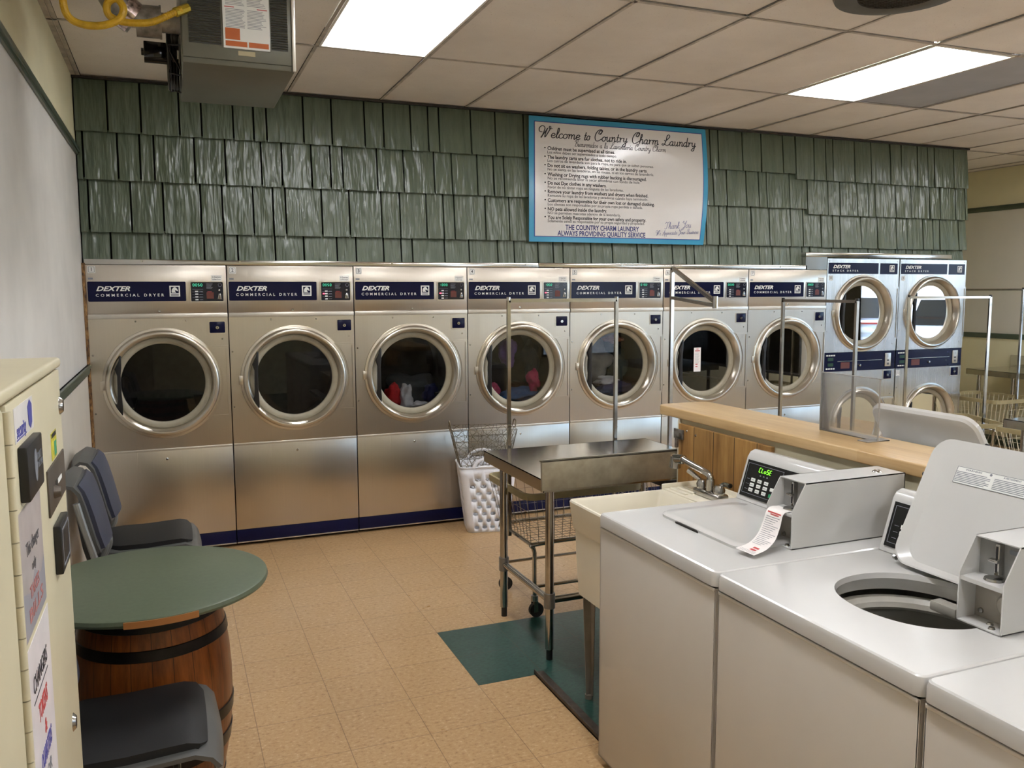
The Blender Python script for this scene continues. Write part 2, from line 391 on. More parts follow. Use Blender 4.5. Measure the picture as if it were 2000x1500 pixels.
def dup(root, loc, rz, label, group=None, skip=()):
    def cp(o, par):
        if o.name.split('.')[0] in skip: return None
        c = o.copy(); COL.objects.link(c); c.parent = par
        for ch in [x for x in KIDS.get(o, [])]: cp(ch, c)
        return c
    KIDS = {}
    def walk(o):
        KIDS[o] = list(o.children)
        for c in KIDS[o]: walk(c)
    walk(root); c = cp(root, None); c.location = loc; c.rotation_euler = (0, 0, rz); c['label'] = label
    if group: c['group'] = group
    return c

# ------------------------------------------------------------------ room shell
HC = 2.968; XR = 8.75; YF = -8.6; YB = 1.5; XL = -.015
struct('floor', B().box(XL, XR, YF, YB, -.05, 0), FLOORM)
b = B()
b.mat(0).box(XL - .1, XL, YF, YB, 0, 1.21).mat(1).box(XL - .1, XL, YF, YB, 1.21, 2.52).mat(2).box(XL - .1, XL, YF, YB, 2.52, HC + .15)
struct('wall_left', b, [plain('white_wainscot', rgb(204, 196, 182), .5, 0, .04, 3), WALLW, CREAM])
struct('trim_1', B().box(XL, XL + .014, YF, .10, 2.505, 2.562, .003).box(XL, XL + .022, YF, .10, 2.52, 2.534, .003), GREENP)
struct('trim_2', B().box(XL, XL + .016, YF, -.02, 1.19, 1.245, .004).box(XL, XL + .026, YF, -.02, 1.225, 1.245, .004), GREENP)
struct('wall_front', B().box(XL, 6.9, YF - .1, YF, 0, HC + .15).box(8.6, XR, YF - .1, YF, 0, HC + .15).box(6.9, 8.6, YF - .1, YF, 0, .45).box(6.9, 8.6, YF - .1, YF, 2.42, HC + .15), CREAM)
struct('wall_back', B().box(XL, XR + .1, YB, YB + .1, 0, HC + .15), CREAM)
# right wall with shop windows
b = B(); WY = [(-6.9, -5.45), (-5.33, -3.72), (-3.60, -2.12), (-2.0, -.95)]; wz0, wz1 = .45, 2.42
def seg_wall(y0, y1): b.mat(0).box(XR, XR + .1, y0, y1, 0, 1.19).mat(1).box(XR, XR + .1, y0, y1, 1.19, 2.52).mat(2).box(XR, XR + .1, y0, y1, 2.52, HC + .15)
seg_wall(-.95, YB)
seg_wall(YF, -6.9)
for (a, c), (d, e) in zip(WY[:-1], WY[1:]): b.mat(0).box(XR, XR + .1, c, d, 0, wz0 - 0).mat(1).box(XR, XR + .1, c, d, wz0, wz1)
b.mat(0).box(XR, XR + .1, -6.9, -.95, 0, wz0).mat(2).box(XR, XR + .1, -6.9, -.95, wz1, HC + .15)
struct('wall_right', b, [CREAM, WALLG, CREAM])
struct('trim_3', B().box(XR - .016, XR, -1.0, YB, 1.155, 1.21, .004), GREENP)
struct('trim_4', B().box(XR - .016, XR, -1.0, YB, 2.52, 2.575, .004), GREENP)
struct('baseboard_right', B().box(XR - .014, XR, -1.0, YB, 0, .1, .003), GREENP)
struct('baseboard_left', B().box(XL, XL + .012, YF, 0, 0, .1, .003), BROWNM)
WINF = plain('dark_aluminium_frame', rgb(60, 58, 56), .4, .6)
CLEARG = glassy('window_glass', (.92, .94, .95, 1), 0, 1.4)
for i, (y0, y1) in enumerate(WY):
    b = B(); w = .045
    for a in ((y0, y0 + w, wz0, wz1), (y1 - w, y1, wz0, wz1), (y0, y1, wz0, wz0 + w), (y0, y1, wz1 - w, wz1)):
        b.box(XR + .02, XR + .08, a[0], a[1], a[2], a[3], .004)
    o = struct('window_%d' % (i + 1), b, WINF)
    mk('pane', B().box(XR + .048, XR + .053, y0 + w, y1 - w, wz0 + w, wz1 - w), CLEARG, o)
b = B(); w = .045  # unseen window added in the front wall to light the right side and ceiling
for a in ((6.9, 6.9 + w, wz0, wz1), (8.6 - w, 8.6, wz0, wz1), (6.9, 8.6, wz0, wz0 + w), (6.9, 8.6, wz1 - w, wz1)): b.box(a[0], a[1], YF - .08, YF - .02, a[2], a[3], .004)
o = struct('window_5', b, WINF); mk('pane', B().box(6.9 + w, 8.6 - w, YF - .053, YF - .048, wz0 + w, wz1 - w), CLEARG, o)
tag(mk('parking_lot', B().box(XR + .1, 34, -30, 20, -.12, -.06).box(-6, XR + .1, -30, YF - .1, -.12, -.06), ASPH), 'grey asphalt parking lot outside the shop windows', 'parking lot')
# car outside, rear to the windows
CARB = plain('grey_bumper', rgb(90, 92, 96), .5)
def car(label, loc, rz):
    t = thing('car', label, 'car', loc, rz)
    prof = [(.06, .35), (.0, .55), (.02, .95), (.12, 1.05), (.30, 1.62), (.6, 1.72), (2.4, 1.68), (3.1, 1.12), (4.2, 1.0), (4.5, .75), (4.5, .35)]
    mk('body', B().prism(prof, 'y', -.92, .92, .06), CARW, t)
    mk('rear_window', B().prism([(.085, 1.1), (.135, 1.08), (.30, 1.54), (.25, 1.56)], 'y', -.70, .70), CARG, t)
    for s in (-1, 1):
        mk('side_window', B().prism([(.55, 1.12), (.70, 1.57), (1.30, 1.57), (1.30, 1.12)], 'y', s * .905, s * .925), CARG, t)
        mk('side_window', B().prism([(1.42, 1.12), (1.42, 1.57), (2.3, 1.57), (2.85, 1.14)], 'y', s * .905, s * .925), CARG, t)
        mk('tail_lamp', B().box(-.02, .10, s * .60, s * .90, .90, 1.02, .02), TAILR, t)
        for x in (.95, 3.6): mk('wheel', B().cyl((x, s * .70, .35), (x, s * .935, .35), .35, 28).mat(1).cyl((x, s * .93, .35), (x, s * .94, .35), .22, 20), [RUBBER, CARB], t)
    mk('lamp_strip', B().box(-.015, .03, -.62, .62, .95, .985, .005), TAILR, t)
    mk('number_plate', B().box(-.02, .03, -.18, .18, .74, .86, .004), WHITE, t)
    mk('bumper', B().box(-.06, .2, -.9, .9, .36, .52, .05), CARB, t)
car('white sport utility car outside, its tail mirrored in stacked dryer 8', (15.6, -9.5, -.06), R(-45))
car('white car outside, its side mirrored in stacked dryer 9', (12.9, -6.4, -.06), R(48))

# ------------------------------------------------------------------ ceiling
CX, CY, CW, CL = 2.4636, -1.0758, .6096, 1.2192
xs = [XL] + [CX + CW * k for k in range(-4, 11) if XL + .02 < CX + CW * k < XR - .02] + [XR]
ys = [YB] + [CY - CL * k for k in range(-2, 8) if YF + .05 < CY - CL * k < YB - .05] + [YF]
FIX = {(x, y) for x in (1.244, 4.2924, 7.3404) for y in (-1.0758, -3.5142, -5.9526)}  # only the pair in FL is in view; the rest are added to brighten the room
GREY = {(4.902, -1.0758)}
def near(S, x, y): return any(abs(x - a) < .05 and abs(y - c) < .05 for a, c in S)
rg = random.Random(3)
b = B()
for i in range(len(xs) - 1):
    for j in range(len(ys) - 1):
        x0, x1, y1, y0 = xs[i], xs[i + 1], ys[j], ys[j + 1]
        if near(FIX, x0, y1): continue
        b.mat(1 if near(GREY, x0, y1) else 0)
        t = bmesh.new(); e = .010 if x1 - x0 > .2 else .002; dz = [rg.uniform(0, .007) for _ in range(4)]
        vs = [t.verts.new((x, y, HC + .003 + d)) for (x, y), d in zip(((x0 + e, y0 + e), (x1 - e, y0 + e), (x1 - e, y1 - e), (x0 + e, y1 - e)), dz)]
        t.faces.new(vs[::-1]); g = bmesh.ops.extrude_face_region(t, geom=t.faces[:])
        bmesh.ops.translate(t, verts=[v for v in g['geom'] if isinstance(v, bmesh.types.BMVert)], vec=(0, 0, .016))
        bmesh.ops.recalc_face_normals(t, faces=t.faces); b._add(t)
b.mat(2).box(XL - .1, XR + .1, YF - .1, YB + .1, HC + .15, HC + .2)
struct('ceiling', b, [CEILM, GREYPAN, DARKGAP], smooth=False)
b = B()
for x in xs[1:-1]: b.box(x - .0085, x + .0085, YF, YB, HC - .001, HC + .0025)
for y in ys[1:-1]: b.box(XL, XR, y - .0085, y + .0085, HC - .001, HC + .0025)
b.box(XL, XL + .025, YF, YB, HC - .001, HC + .003); b.box(XR - .025, XR, YF, YB, HC - .001, HC + .003)
struct('trim_5', b, CEILB, smooth=False)
FL = {(1.244, -1.0758): 'bright fluorescent ceiling light over the two leftmost dryers, beside the heater', (4.2924, -1.0758): 'fluorescent ceiling light next to the plain grey ceiling panel'}
def troffer(loc, label):
    t = thing('ceiling_light', label, 'ceiling light', loc, 0, 'recessed fluorescent ceiling lights')
    w, l = CW, CL; e = .012
    b = B()   # frame lip
    b.plate([(e, -e), (w - e, -e), (w - e, -l + e), (e, -l + e)], [[(e + .012, -e - .012), (w - e - .012, -e - .012), (w - e - .012, -l + e + .012), (e + .012, -l + e + .012)]], 'z', -.002, .006)
    mk('frame', b, TROF, t)
    b = B()   # arched reflectors, end plates
    n = 10; x0, x1, xc = e + .01, w - e - .01, w / 2; prof = []
    for k in range(n + 1):
        a = k / n; prof.append((x0 + (xc - .085 - x0) * a, .002 + .075 * sin(a * pi / 2)))
    prof2 = [(w - x, z) for x, z in prof[::-1]]
    tmp = bmesh.new()
    for pr in (prof, prof2):
        va = [tmp.verts.new((x, -e, z)) for x, z in pr]; vb = [tmp.verts.new((x, -l + e, z)) for x, z in pr]
        for k in range(len(pr) - 1): tmp.faces.new((va[k], va[k + 1], vb[k + 1], vb[k]))
    b._add(tmp)
    for y in (-e, -l + e): b.prism([(x0, .0), (x1, .0)] + [(x, z) for x, z in prof2[::-1]] + [(x, z) for x, z in prof[::-1]], 'y', y - .003, y + .003)
    b.box(x0, x1, -l + e, -e, .10, .11)
    mk('reflector', b, TROF, t)
    b = B(); pr = [(xc + .088 * cos(pi + pi * k / 14), .075 + .062 * sin(pi + pi * k / 14)) for k in range(15)]
    b.prism(pr, 'y', -.045, -l + .045)
    mk('lens', b, LENS, t, ang=60)
    return t
PL = {1.244: 'along the left wall', 4.2924: 'over the middle of the room', 7.3404: 'by the shop windows'}; PR = {-1.0758: 'in the dryer end row', -3.5142: 'in the middle row', -5.9526: 'in the row behind the viewer'}
for x, y in sorted(FIX): troffer((x, y, HC), FL.get((x, y)) or 'added unseen fluorescent ceiling light %s, %s' % (PL[x], PR[y]))
# round grille in the ceiling
t = thing('ceiling_vent', 'round grey ceiling vent with a dark mesh centre', 'vent', (3.445, -2.85, HC))
mk('rim', B().lathe([(.17, -.028), (.20, -.034), (.265, -.026), (.275, -.004), (.275, .001), (.17, .001)], 'z', seg=56, close=True), plain('grey_vent_rim', rgb(96, 94, 88), .4, .5), t)
b = B().lathe([(0, -.018), (.172, -.018)], 'z', seg=40)
for k in range(-11, 12):
    h = math.sqrt(max(0, .17 ** 2 - (k * .015) ** 2)); b.cyl((k * .015, -h, -.022), (k * .015, h, -.022), .0022, 5); b.cyl((-h, k * .015, -.024), (h, k * .015, -.024), .0022, 5)
mk('grille', b, plain('dark_grille', rgb(60, 55, 46), .5, .4), t)

# ------------------------------------------------------------------ shingle wall
b = B(); PW = [.235, .185, .22, .13, .19, .125, .08]
def shingle(x0, x1, zt, zb, yo=0.0, rr=random.Random(11)):
    g = .0055; y_t = .062 + yo; y_b = .030 + yo + rr.uniform(-.004, .004); t = bmesh.new()
    nx = 4; rows = [zt, zt - (zt - zb) * .5, zb]
    vv = []
    for r_, z in enumerate(rows):
        f = r_ / 2; y = y_t + (y_b - y_t) * f
        vv.append([t.verts.new((x0 + g + (x1 - x0 - 2 * g) * k / nx, y + rr.uniform(-.0025, .0025), z + (rr.uniform(-.002, .002) if r_ == 2 else 0))) for k in range(nx + 1)])
    for r_ in range(2):
        for k in range(nx): t.faces.new((vv[r_][k], vv[r_][k + 1], vv[r_ + 1][k + 1], vv[r_ + 1][k]))
    g_ = bmesh.ops.extrude_face_region(t, geom=t.faces[:]); bmesh.ops.translate(t, verts=[v for v in g_['geom'] if isinstance(v, bmesh.types.BMVert)], vec=(0, .022, 0))
    bmesh.ops.recalc_face_normals(t, faces=t.faces); b._add(t)
XS_END = 7.345
rowsL = [(2.962, 2.647), (2.662, 2.362), (2.377, 2.049), (2.064, 1.80)]
rowsR = [(2.962, 2.604), (2.620, 2.319), (2.334, 2.044), (2.060, 1.86)]
for ri in range(4):
    offs = [0, 3, 5, 1][ri]; k = offs; x = [-.015 - .05, -.015 - .09, -.015 - .15, -.015 - .02][ri]
    brk = [5.32, 5.45, 5.60, 5.5][ri]
    while x < XS_END:
        w = PW[k % 7]; k += 1
        x0, x1 = max(x, XL + .002), min(x + w, XS_END + (.02 if ri < 3 else 0)); x += w
        if x1 - x0 < .02: continue
        right = x0 > brk
        zt, zb = (rowsR if right else rowsL)[ri]
        shingle(x0, x1, zt, zb, -.008 if right else 0)
b.mat(1).box(XL, XS_END, .09, .2, 1.75, HC + .1)
b.mat(2).box(XS_END - .02, XS_END, .2, YB, 1.9, HC + .1).box(XS_END - .02, XS_END, .9, YB, 0, 1.9)
struct('wall_shingle', b, [SHING, DARKGAP, CREAM], ang=25)
struct('trim_6', B().box(XL, XS_END, .03, .055, HC - .014, HC - .001), DARKM)
struct('trim_7', B().box(XL, .003, -.012, .03, .66, 1.86, .003), OSB)
# stainless cap trims over the dryers
b = B().box(.0, 3.0, -.004, .09, 1.852, 1.884, .003).box(3.002, 5.47, -.006, .09, 1.855, 1.888, .003)
for x in (.32, .90, 1.9, 2.9, 3.7, 4.5, 5.2): b.cyl((x, -.008, 1.874), (x, .0, 1.874), .006, 10)
struct('trim_8', b, STEEL_T)
b = B().box(5.468, 7.15, -.004, .09, 1.962, 1.999, .003).box(5.468, 5.49, -.004, .09, 1.888, 1.962).box(5.49, 5.704, .004, .02, 1.855, 1.962)
struct('trim_9', b, STEEL_T)

# ------------------------------------------------------------------ dryers
DW = .8149
def seg7(b, ch, x, z, w, h, th, y, sh=0):
    S = {'0': 'abcdef', 'C': 'afed', 'L': 'fed', 'o': 'cdeg', 'S': 'afgcd', 'E': 'afged', '5': 'afgcd', '1': 'bc', '2': 'abged', '3': 'abgcd', '8': 'abcdefg', '4': 'fgbc', '6': 'afgedc'}[ch]
    L = {'a': (0, 1, 1, 1), 'b': (1, .5, 1, 1), 'c': (1, 0, 1, .5), 'd': (0, 0, 1, 0), 'e': (0, 0, 0, .5), 'f': (0, .5, 0, 1), 'g': (0, .5, 1, .5)}
    for s in S:
        x0, z0, x1, z1 = L[s]
        p = [(x + x0 * w + sh * z0 * h, z + z0 * h), (x + x1 * w + sh * z1 * h, z + z1 * h)]
        dx, dz = (0, th / 2) if z0 == z1 else (th / 2, 0); e = th * .6
        if z0 == z1: q = [(p[0][0] + e, p[0][1] - dz), (p[1][0] - e, p[1][1] - dz), (p[1][0] - e, p[1][1] + dz), (p[0][0] + e, p[0][1] + dz)]
        else: q = [(p[0][0] - dx, p[0][1] + e), (p[0][0] + dx, p[0][1] + e), (p[1][0] + dx, p[1][1] - e), (p[1][0] - dx, p[1][1] - e)]
        b.prism(q, 'y', y - .001, y)
HORSE = [(.12, .22), (.10, .45), (.16, .68), (.30, .84), (.48, .92), (.58, .96), (.60, .88), (.74, .80), (.90, .52), (.88, .42), (.80, .40), (.74, .48), (.60, .54), (.52, .50), (.56, .36), (.66, .22)]
def emblem(t, x0, x1, z0, z1, y):
    w, h = x1 - x0, z1 - z0
    e = mk('emblem', B().box(x0, x1, y - .0015, y, z0, z1), WHITE, t)
    mk('emblem_field', B().box(x0 + w * .12, x1 - w * .12, y - .0022, y - .0015, z0 + h * .3, z1 - h * .1), NAVY, e)
    mk('horse_head', B().prism([(x0 + w * (.12 + .76 * a), z0 + h * (.2 + .72 * c)) for a, c in HORSE], 'y', y - .003, y - .0022), WHITE, e)
    mk('emblem_lines', B().box(x0 + w * .12, x1 - w * .12, y - .0022, y - .0015, z0 + h * .08, z0 + h * .13).box(x0 + w * .12, x1 - w * .12, y - .0022, y - .0015, z0 + h * .18, z0 + h * .23), NAVY, e)
def port(t, cx, cz, rk=1.0, deep=.055, glass=True):
    """round door: ring, gasket, glass, handle, latch tab"""
    r = lambda a: a * rk
    d = mk('door', B().lathe([(r(.352), 0), (r(.350), -.006), (r(.336), -.008), (r(.334), -.020), (r(.328), -.032), (r(.318), -.037), (r(.309), -.035), (r(.304), -.028), (r(.290), .026), (r(.289), .045)], 'y', (cx, 0, cz), 72), RINGM, t, ang=40)
    mk('gasket', B().lathe([(r(.2895), .028), (r(.281), .022), (r(.262), .024), (r(.250), .034), (r(.248), .045)], 'y', (cx, 0, cz), 72), GASK, d, ang=50)
    if glass: mk('glass', B().lathe([(0, .036), (r(.2495), .036)], 'y', (cx, 0, cz), 72), GLASSD, d)
    k = rk
    hp = [(-.236, .178), (-.245, .186), (-.252, .15), (-.277, .102), (-.270, .08), (-.264, .06), (-.268, -.10), (-.282, -.145), (-.270, -.16), (-.250, -.19), (-.243, -.20), (-.240, -.15), (-.244, -.05), (-.244, .06), (-.238, .11)]
    mk('handle', B().prism([(cx + a * k, cz + c * k) for a, c in hp], 'y', -.034, -.010, .002), BLACK, d)
    mk('latch_tab', B().prism([(cx - .362 * k, cz + .028), (cx - .325 * k, cz + .028), (cx - .325 * k, cz - .03), (cx - .362 * k, cz - .03)], 'y', -.008, .0, .002), RINGM, d)
    return d
def frame_line(b, x0, x1, z0, z1, y, w=.004, d=.004): b.plate(rrect(x0, x1, z0, z1, .008, 3), [rrect(x0 + w, x1 - w, z0 + w, z1 - w, .006, 3)], 'y', y - d, y)
def hinge_cover(t, cx, cz, r, x1, z0, z1, m):
    def poly(e):
        a0 = math.asin((z0 + e - cz) / (r + e)); a1 = math.asin((z1 - e - cz) / (r + e))
        return [(cx + (r + e) * cos(a0 + (a1 - a0) * k / 16), cz + (r + e) * sin(a0 + (a1 - a0) * k / 16)) for k in range(17)] + [(x1 - e, z1 - e), (x1 - e, z0 + e)]
    mk('hinge_cover', B().plate(poly(0), [], 'y', -.009, 0).plate(poly(.010), [poly(.016)], 'y', -.014, -.009), m, t, ang=25)
def lockbox(t, x0, x1, z0, z1):
    b = B(); frame_line(b, x0 - .005, x1 + .005, z0 - .005, z1 + .005, .0, .006, .003)
    lk = mk('lock_plate', B().box(x0, x1, -.0015, .0, z0, z1, .001), NAVY, t)
    mk('lock_bezel', b, RINGM, lk)
    cx, cz = (x0 + x1) / 2, (z0 + z1) / 2 - .002
    mk('key_lock', B().lathe([(0, -.010), (.010, -.010), (.012, -.006), (.012, 0)], 'y', (cx, 0, cz), 18).mat(1).box(cx - .002, cx + .002, -.0108, -.0100, cz - .006, cz + .004), [CHROME, BLACK], lk)
def screw(t, x, z, y=0, r=.0065): mk('screw', B().lathe([(0, -.004), (r * .6, -.0038), (r, -.001), (r, 0)], 'y', (x, y, z), 12), CHROME, t)
def num_plate(t, txt, x0, x1, z0, z1, y=0):
    w, h = x1 - x0, z1 - z0
    p = mk('number_plate', B().plate(rrect(x0, x1, z0, z1, .005, 3), [], 'y', y - .0012, y), WHITE, t)
    b = B(); b.plate(rrect(x0 + w * .1, x1 - w * .1, z0 + h * .1, z1 - h * .1, .004, 3), [rrect(x0 + w * .14, x1 - w * .14, z0 + h * .14, z1 - h * .14, .003, 3)], 'y', y - .0018, y - .0012)
    b.text(txt, h * .72, FY((x0 + x1) / 2, y - .0018, (z0 + z1) / 2), bold=.01)
    mk('number', b, INK, p); return p
def make_dryer(n, label, disp='0050', led=None):
    t = thing('commercial_dryer', label, 'dryer', (DW * (n - 1), 0, 0), 0, 'stainless commercial dryers numbered along the back wall')
    a, c = .003, DW - .003
    # cabinet shell
    b = B().box(a, a + .01, .012, .86, .03, 1.845).box(c - .01, c, .012, .86, .03, 1.845).box(a, c, .012, .86, 1.835, 1.846).box(a, c, .85, .86, .03, 1.845).box(a, c, .012, .86, .02, .03)
    mk('cabinet', b, DARKC, t)
    outer = [(a, .693), (c, .693), (c, 1.520), (a, 1.520)]
    mk('front_panel', B().plate(outer, [circ(.413, 1.110, .300, 64)], 'y', 0, .012), STEEL, t, smooth=False)
    mk('upper_panel', B().box(a, c, 0, .012, 1.549, 1.850, .002), STEEL, t)
    mk('upper_trim', B().box(a, c, -.010, .010, 1.520, 1.549, .003), TRIMAL, t)
    mk('lower_trim', B().box(a, c, -.006, .010, .679, .693, .002), TRIMAL, t)
    mk('lower_panel', B().box(a, c, 0, .012, .113, .679, .002), STEEL, t)
    mk('kick_plate', B().box(a, c, .004, .014, .028, .112, .001).mat(1).box(a, c, 0, .014, .022, .029), [NAVYK, TRIMAL], t)
    # name strip
    s = mk('name_strip', B().plate(rrect(.011, .568, 1.626, 1.748, .006, 3), [], 'y', -.002, 0), NAVY, t)
    mk('maker_name', B().text('DEXTER', .040, FY(.150, -.002, 1.703), shear=.35, bold=.03, fit=.190), WHITE, s)
    mk('model_lettering', B().text('COMMERCIAL DRYER', .024, FY(.246, -.002, 1.664), bold=.012, spacing=1.7, fit=.385), WHITE, s)
    emblem(s, .472, .533, 1.655, 1.722, -.002)
    # control panel
    p = mk('control_panel', B().plate(rrect(.597, .791, 1.624, 1.745, .006, 3), [], 'y', -.002, 0), plain('navy_control_face', rgb(12, 14, 34), .2), t) if n == 1 or True else None
    b = B(); frame_line(b, .591, .797, 1.618, 1.751, 0, .006, .003); mk('control_bezel', b, RINGM, p)
    mk('display_window', B().box(.603, .672, -.0026, -.002, 1.716, 1.740), plain('display_green_dark', rgb(8, 34, 26), .2), p)
    b = B()
    for i, ch in enumerate(disp): seg7(b, ch, .610 + i * .0155, 1.720, .009, .014, .0024, -.0028)
    mk('display_digits', b, TEALLED, p)
    b = B()
    for i in range(3): b.box(.622, .640, -.0035, -.002, 1.682 - i * .017, 1.690 - i * .017, .001)
    b.box(.622, .640, -.0035, -.002, 1.630, 1.638, .001)
    mk('buttons', b, WHITE, p)
    b = B()
    for i in range(5): b.box(.690, .728 - .004 * (i % 3), -.0026, -.002, 1.732 - i * .007, 1.7345 - i * .007)
    for i in range(4): b.box(.606, .670, -.0026, -.002, 1.699 - i * .017, 1.7003 - i * .017); b.box(.648, .668, -.0026, -.002, 1.684 - i * .017, 1.687 - i * .017)
    b.plate(circ(.772, 1.727, .011, 20), [circ(.772, 1.727, .0095, 20)], 'y', -.0026, -.002)
    mk('instruction_print', b, GREYP, p)
    mk('warning_print', B().box(.690, .733, -.0026, -.002, 1.640, 1.681).mat(1).box(.695, .722, -.0029, -.0026, 1.683, 1.685), [BROWNP, REDP], p)
    mk('coin_button', B().lathe([(0, -.008), (.006, -.007), (.008, -.002)], 'y', (.767, 0, 1.693), 16), CHROME, p)
    mk('coin_slot', B().prism([(.755, 1.636), (.781, 1.636), (.775, 1.672), (.763, 1.672)], 'y', -.005, -.002, .001).mat(1).box(.766, .770, -.0056, -.005, 1.642, 1.668), [CHROME, BLACK], p)
    if led: mk('indicator_lamp', B().box(.608, .620, -.0032, -.002, 1.665, 1.673, .001), REDLED, p)
    lockbox(t, .698, .794, 1.420, 1.494)
    num_plate(t, str(n), .016, .059, 1.799, 1.842)
    q = mk('price_label', B().box(.722, .786, -.001, 0, 1.750, 1.789), WHITE, t)
    mk('price_text', B().text('%d Quarters' % (6 if n < 3 else 5), .013, FY(.754, -.001, 1.777), bold=.02, fit=.05).text('to Start Dryer', .010, FY(.754, -.001, 1.762), bold=.02, fit=.05), INK, q)
    mk('small_tag', B().box(.016, .043, -.001, 0, 1.760, 1.771), GREYP, t)
    # hinge cover
    hinge_cover(t, .413, 1.110, .345, c - .002, .876, 1.338, STEEL)
    port(t, .413, 1.110)
    mk('drum', B().lathe([(.30, .012), (.30, .055), (.355, .06), (.355, .70), (.10, .72), (0, .72)], 'y', (.413, 0, 1.110), 48).box(.40, .426, .1, .68, 1.36, 1.46).box(.60, .66, .1, .68, .93, .95).box(.17, .23, .1, .68, .93, .95), DARKM, t)
    for x, z in ((.408, 1.563), (.41, .624), (.267, 1.502), (.559, 1.501), (.774, 1.382), (.019, 1.297), (.017, .935)): screw(t, x, z, 0, .0085 if x in (.408, .41) else .006)
    return t
DISP = ['0050', '0050', '1300', '1302', '102', '0030', '2800']
for n in range(1, 8):
    txt = {1: 'stainless commercial dryer numbered 1 in the corner by the left wall', 2: 'stainless commercial dryer numbered 2 with a red lit indicator and empty drum',
           3: 'stainless commercial dryer numbered 3 with red and white clothes inside', 4: 'stainless commercial dryer numbered 4 with pink, violet and blue clothes inside',
           5: 'stainless commercial dryer numbered 5 with pale swirling clothes inside', 6: 'stainless commercial dryer numbered 6 with a paper tag on its door glass',
           7: 'stainless commercial dryer numbered 7 beside the taller stacked dryers'}[n]
    make_dryer(n, txt, DISP[n - 1].rjust(4, '0'), n in (2, 3, 4))

def make_stack(k, x0, label):
    t = thing('stacked_dryer', label, 'dryer', (x0, 0, 0), 0, 'two-high stacked dryers at the right end of the back wall')
    a, c = .002, DW - .002
    mk('cabinet', B().box(a, a + .01, .012, .86, .0, 1.945).box(c - .01, c, .012, .86, .0, 1.945).box(a, c, .012, .86, 1.935, 1.946).box(a, c, .85, .86, .0, 1.945), TRIMAL, t)
    mk('upper_front_panel', B().plate([(a, 1.140), (c, 1.140), (c, 1.950), (a, 1.950)], [circ(.415, 1.477, .290, 64)], 'y', 0, .012), STEEL_B, t, smooth=False)
    mk('lower_front_panel', B().plate([(a, .03), (c, .03), (c, .972), (a, .972)], [circ(.415, .490, .290, 64)], 'y', 0, .012), STEEL_B, t, smooth=False)
    band = mk('control_band', B().box(a, c, .004, .014, .974, 1.138), NAVY, t)
    b = B()
    for zz in (1.113, .997):
        for i in range(4): b.box(.025 + i * .026, .045 + i * .026, .001, .004, zz - .006, zz + .006, .002)
    mk('buttons', b, WHITE, band)
    mk('display_window', B().box(.045, .105, .002, .004, 1.066, 1.094).box(.045, .105, .002, .004, 1.018, 1.046), plain('lcd_green', rgb(20, 60, 40), .3), band)
    mk('tray_line', B().box(.15, .66, .0, .004, 1.058, 1.062), CHROME, band)
    mk('warning_print', B().box(.19, .29, .002, .004, .995, 1.05), BROWNP, band)
    mk('key_lock', B().lathe([(0, -.012), (.010, -.010), (.012, .004)], 'y', (.40, 0, 1.020), 16), CHROME, band)
    mk('coin_plate', B().box(.695, .762, -.003, .004, .998, 1.118, .002).mat(1).box(.724, .728, -.0036, -.003, 1.08, 1.105).box(.715, .74, -.0036, -.003, 1.045, 1.06).box(.715, .74, -.0036, -.003, 1.012, 1.03), [TRIMAL, INKG], band)
    s = mk('name_strip', B().box(.014, .572, -.002, 0, 1.820, 1.914), NAVY, t)
    mk('maker_name', B().text('DEXTER', .038, FY(.155, -.002, 1.880), shear=.35, bold=.03, fit=.19), WHITE, s)
    mk('model_lettering', B().text('STACK DRYER', .022, FY(.20, -.002, 1.846), bold=.01, spacing=1.7, fit=.285), WHITE, s)
    s2 = mk('emblem_strip', B().box(.594, .794, -.002, 0, 1.818, 1.914), NAVY, t)
    emblem(s2, .70, .755, 1.838, 1.897, -.002)
    num_plate(t, str(k), .022, .062, 1.762, 1.805)
    num_plate(t, str(k + 2), .008, .052, .905, .955) if k == 9 else None
    lockbox(t, .680, .775, .885, .960)
    for zc in (1.477, .490):
        hinge_cover(t, .415, zc, .328, c - .002, zc - .235, zc + .23, STEEL_B)
        port(t, .415, zc, .962, .075)
        mk('drum', B().lathe([(.285, .012), (.285, .085), (.335, .09), (.335, .60), (0, .62)], 'y', (.415, 0, zc), 40), DARKM, t)
    for x, z in ((.02, 1.93), (.79, 1.93), (.02, 1.32), (.02, 1.16), (.77, 1.20), (.02, .80), (.77, .75)): screw(t, x, z, 0, .0055)
    return t
make_stack(8, 5.705, 'two-high stacked dryer numbered 8, left of the stacked pair')
make_stack(9, 6.530, 'two-high stacked dryer numbered 9, at the right end of the dryer row')

# clothes in the drums
def cloth(name, label, mat_, c, size, seed, group=None, amp=.45):
    t = bmesh.new(); bmesh.ops.create_icosphere(t, subdivisions=4, radius=1)
    for v in t.verts:
        p = v.co.copy(); d = noise.noise(p * 1.6 + Vector((seed * 3.1, 0, 0))) * amp + abs(noise.noise(p * 4.5 + Vector((0, seed * 2.3, 0)))) * amp * .5
        q = p * (1 + d); v.co = Vector((c[0] + q.x * size[0], c[1] + q.y * size[1], c[2] + q.z * size[2]))
    b = B(); b._add(t); return tag(mk(name, b, mat_, ang=180), label, 'garment', group)
D = lambda n: DW * (n - 1) + .413
cloth('garment', 'red garment low behind the glass of dryer 3', RED, (D(3) - .115, .16, .93), (.055, .05, .085), 1)
cloth('garment', 'white garment beside the red one in dryer 3', WCL, (D(3) - .02, .15, .91), (.048, .05, .10), 2)
cloth('garment', 'charcoal garment heaped in dryer 3', GCL, (D(3) + .06, .30, .93), (.22, .12, .15), 3)
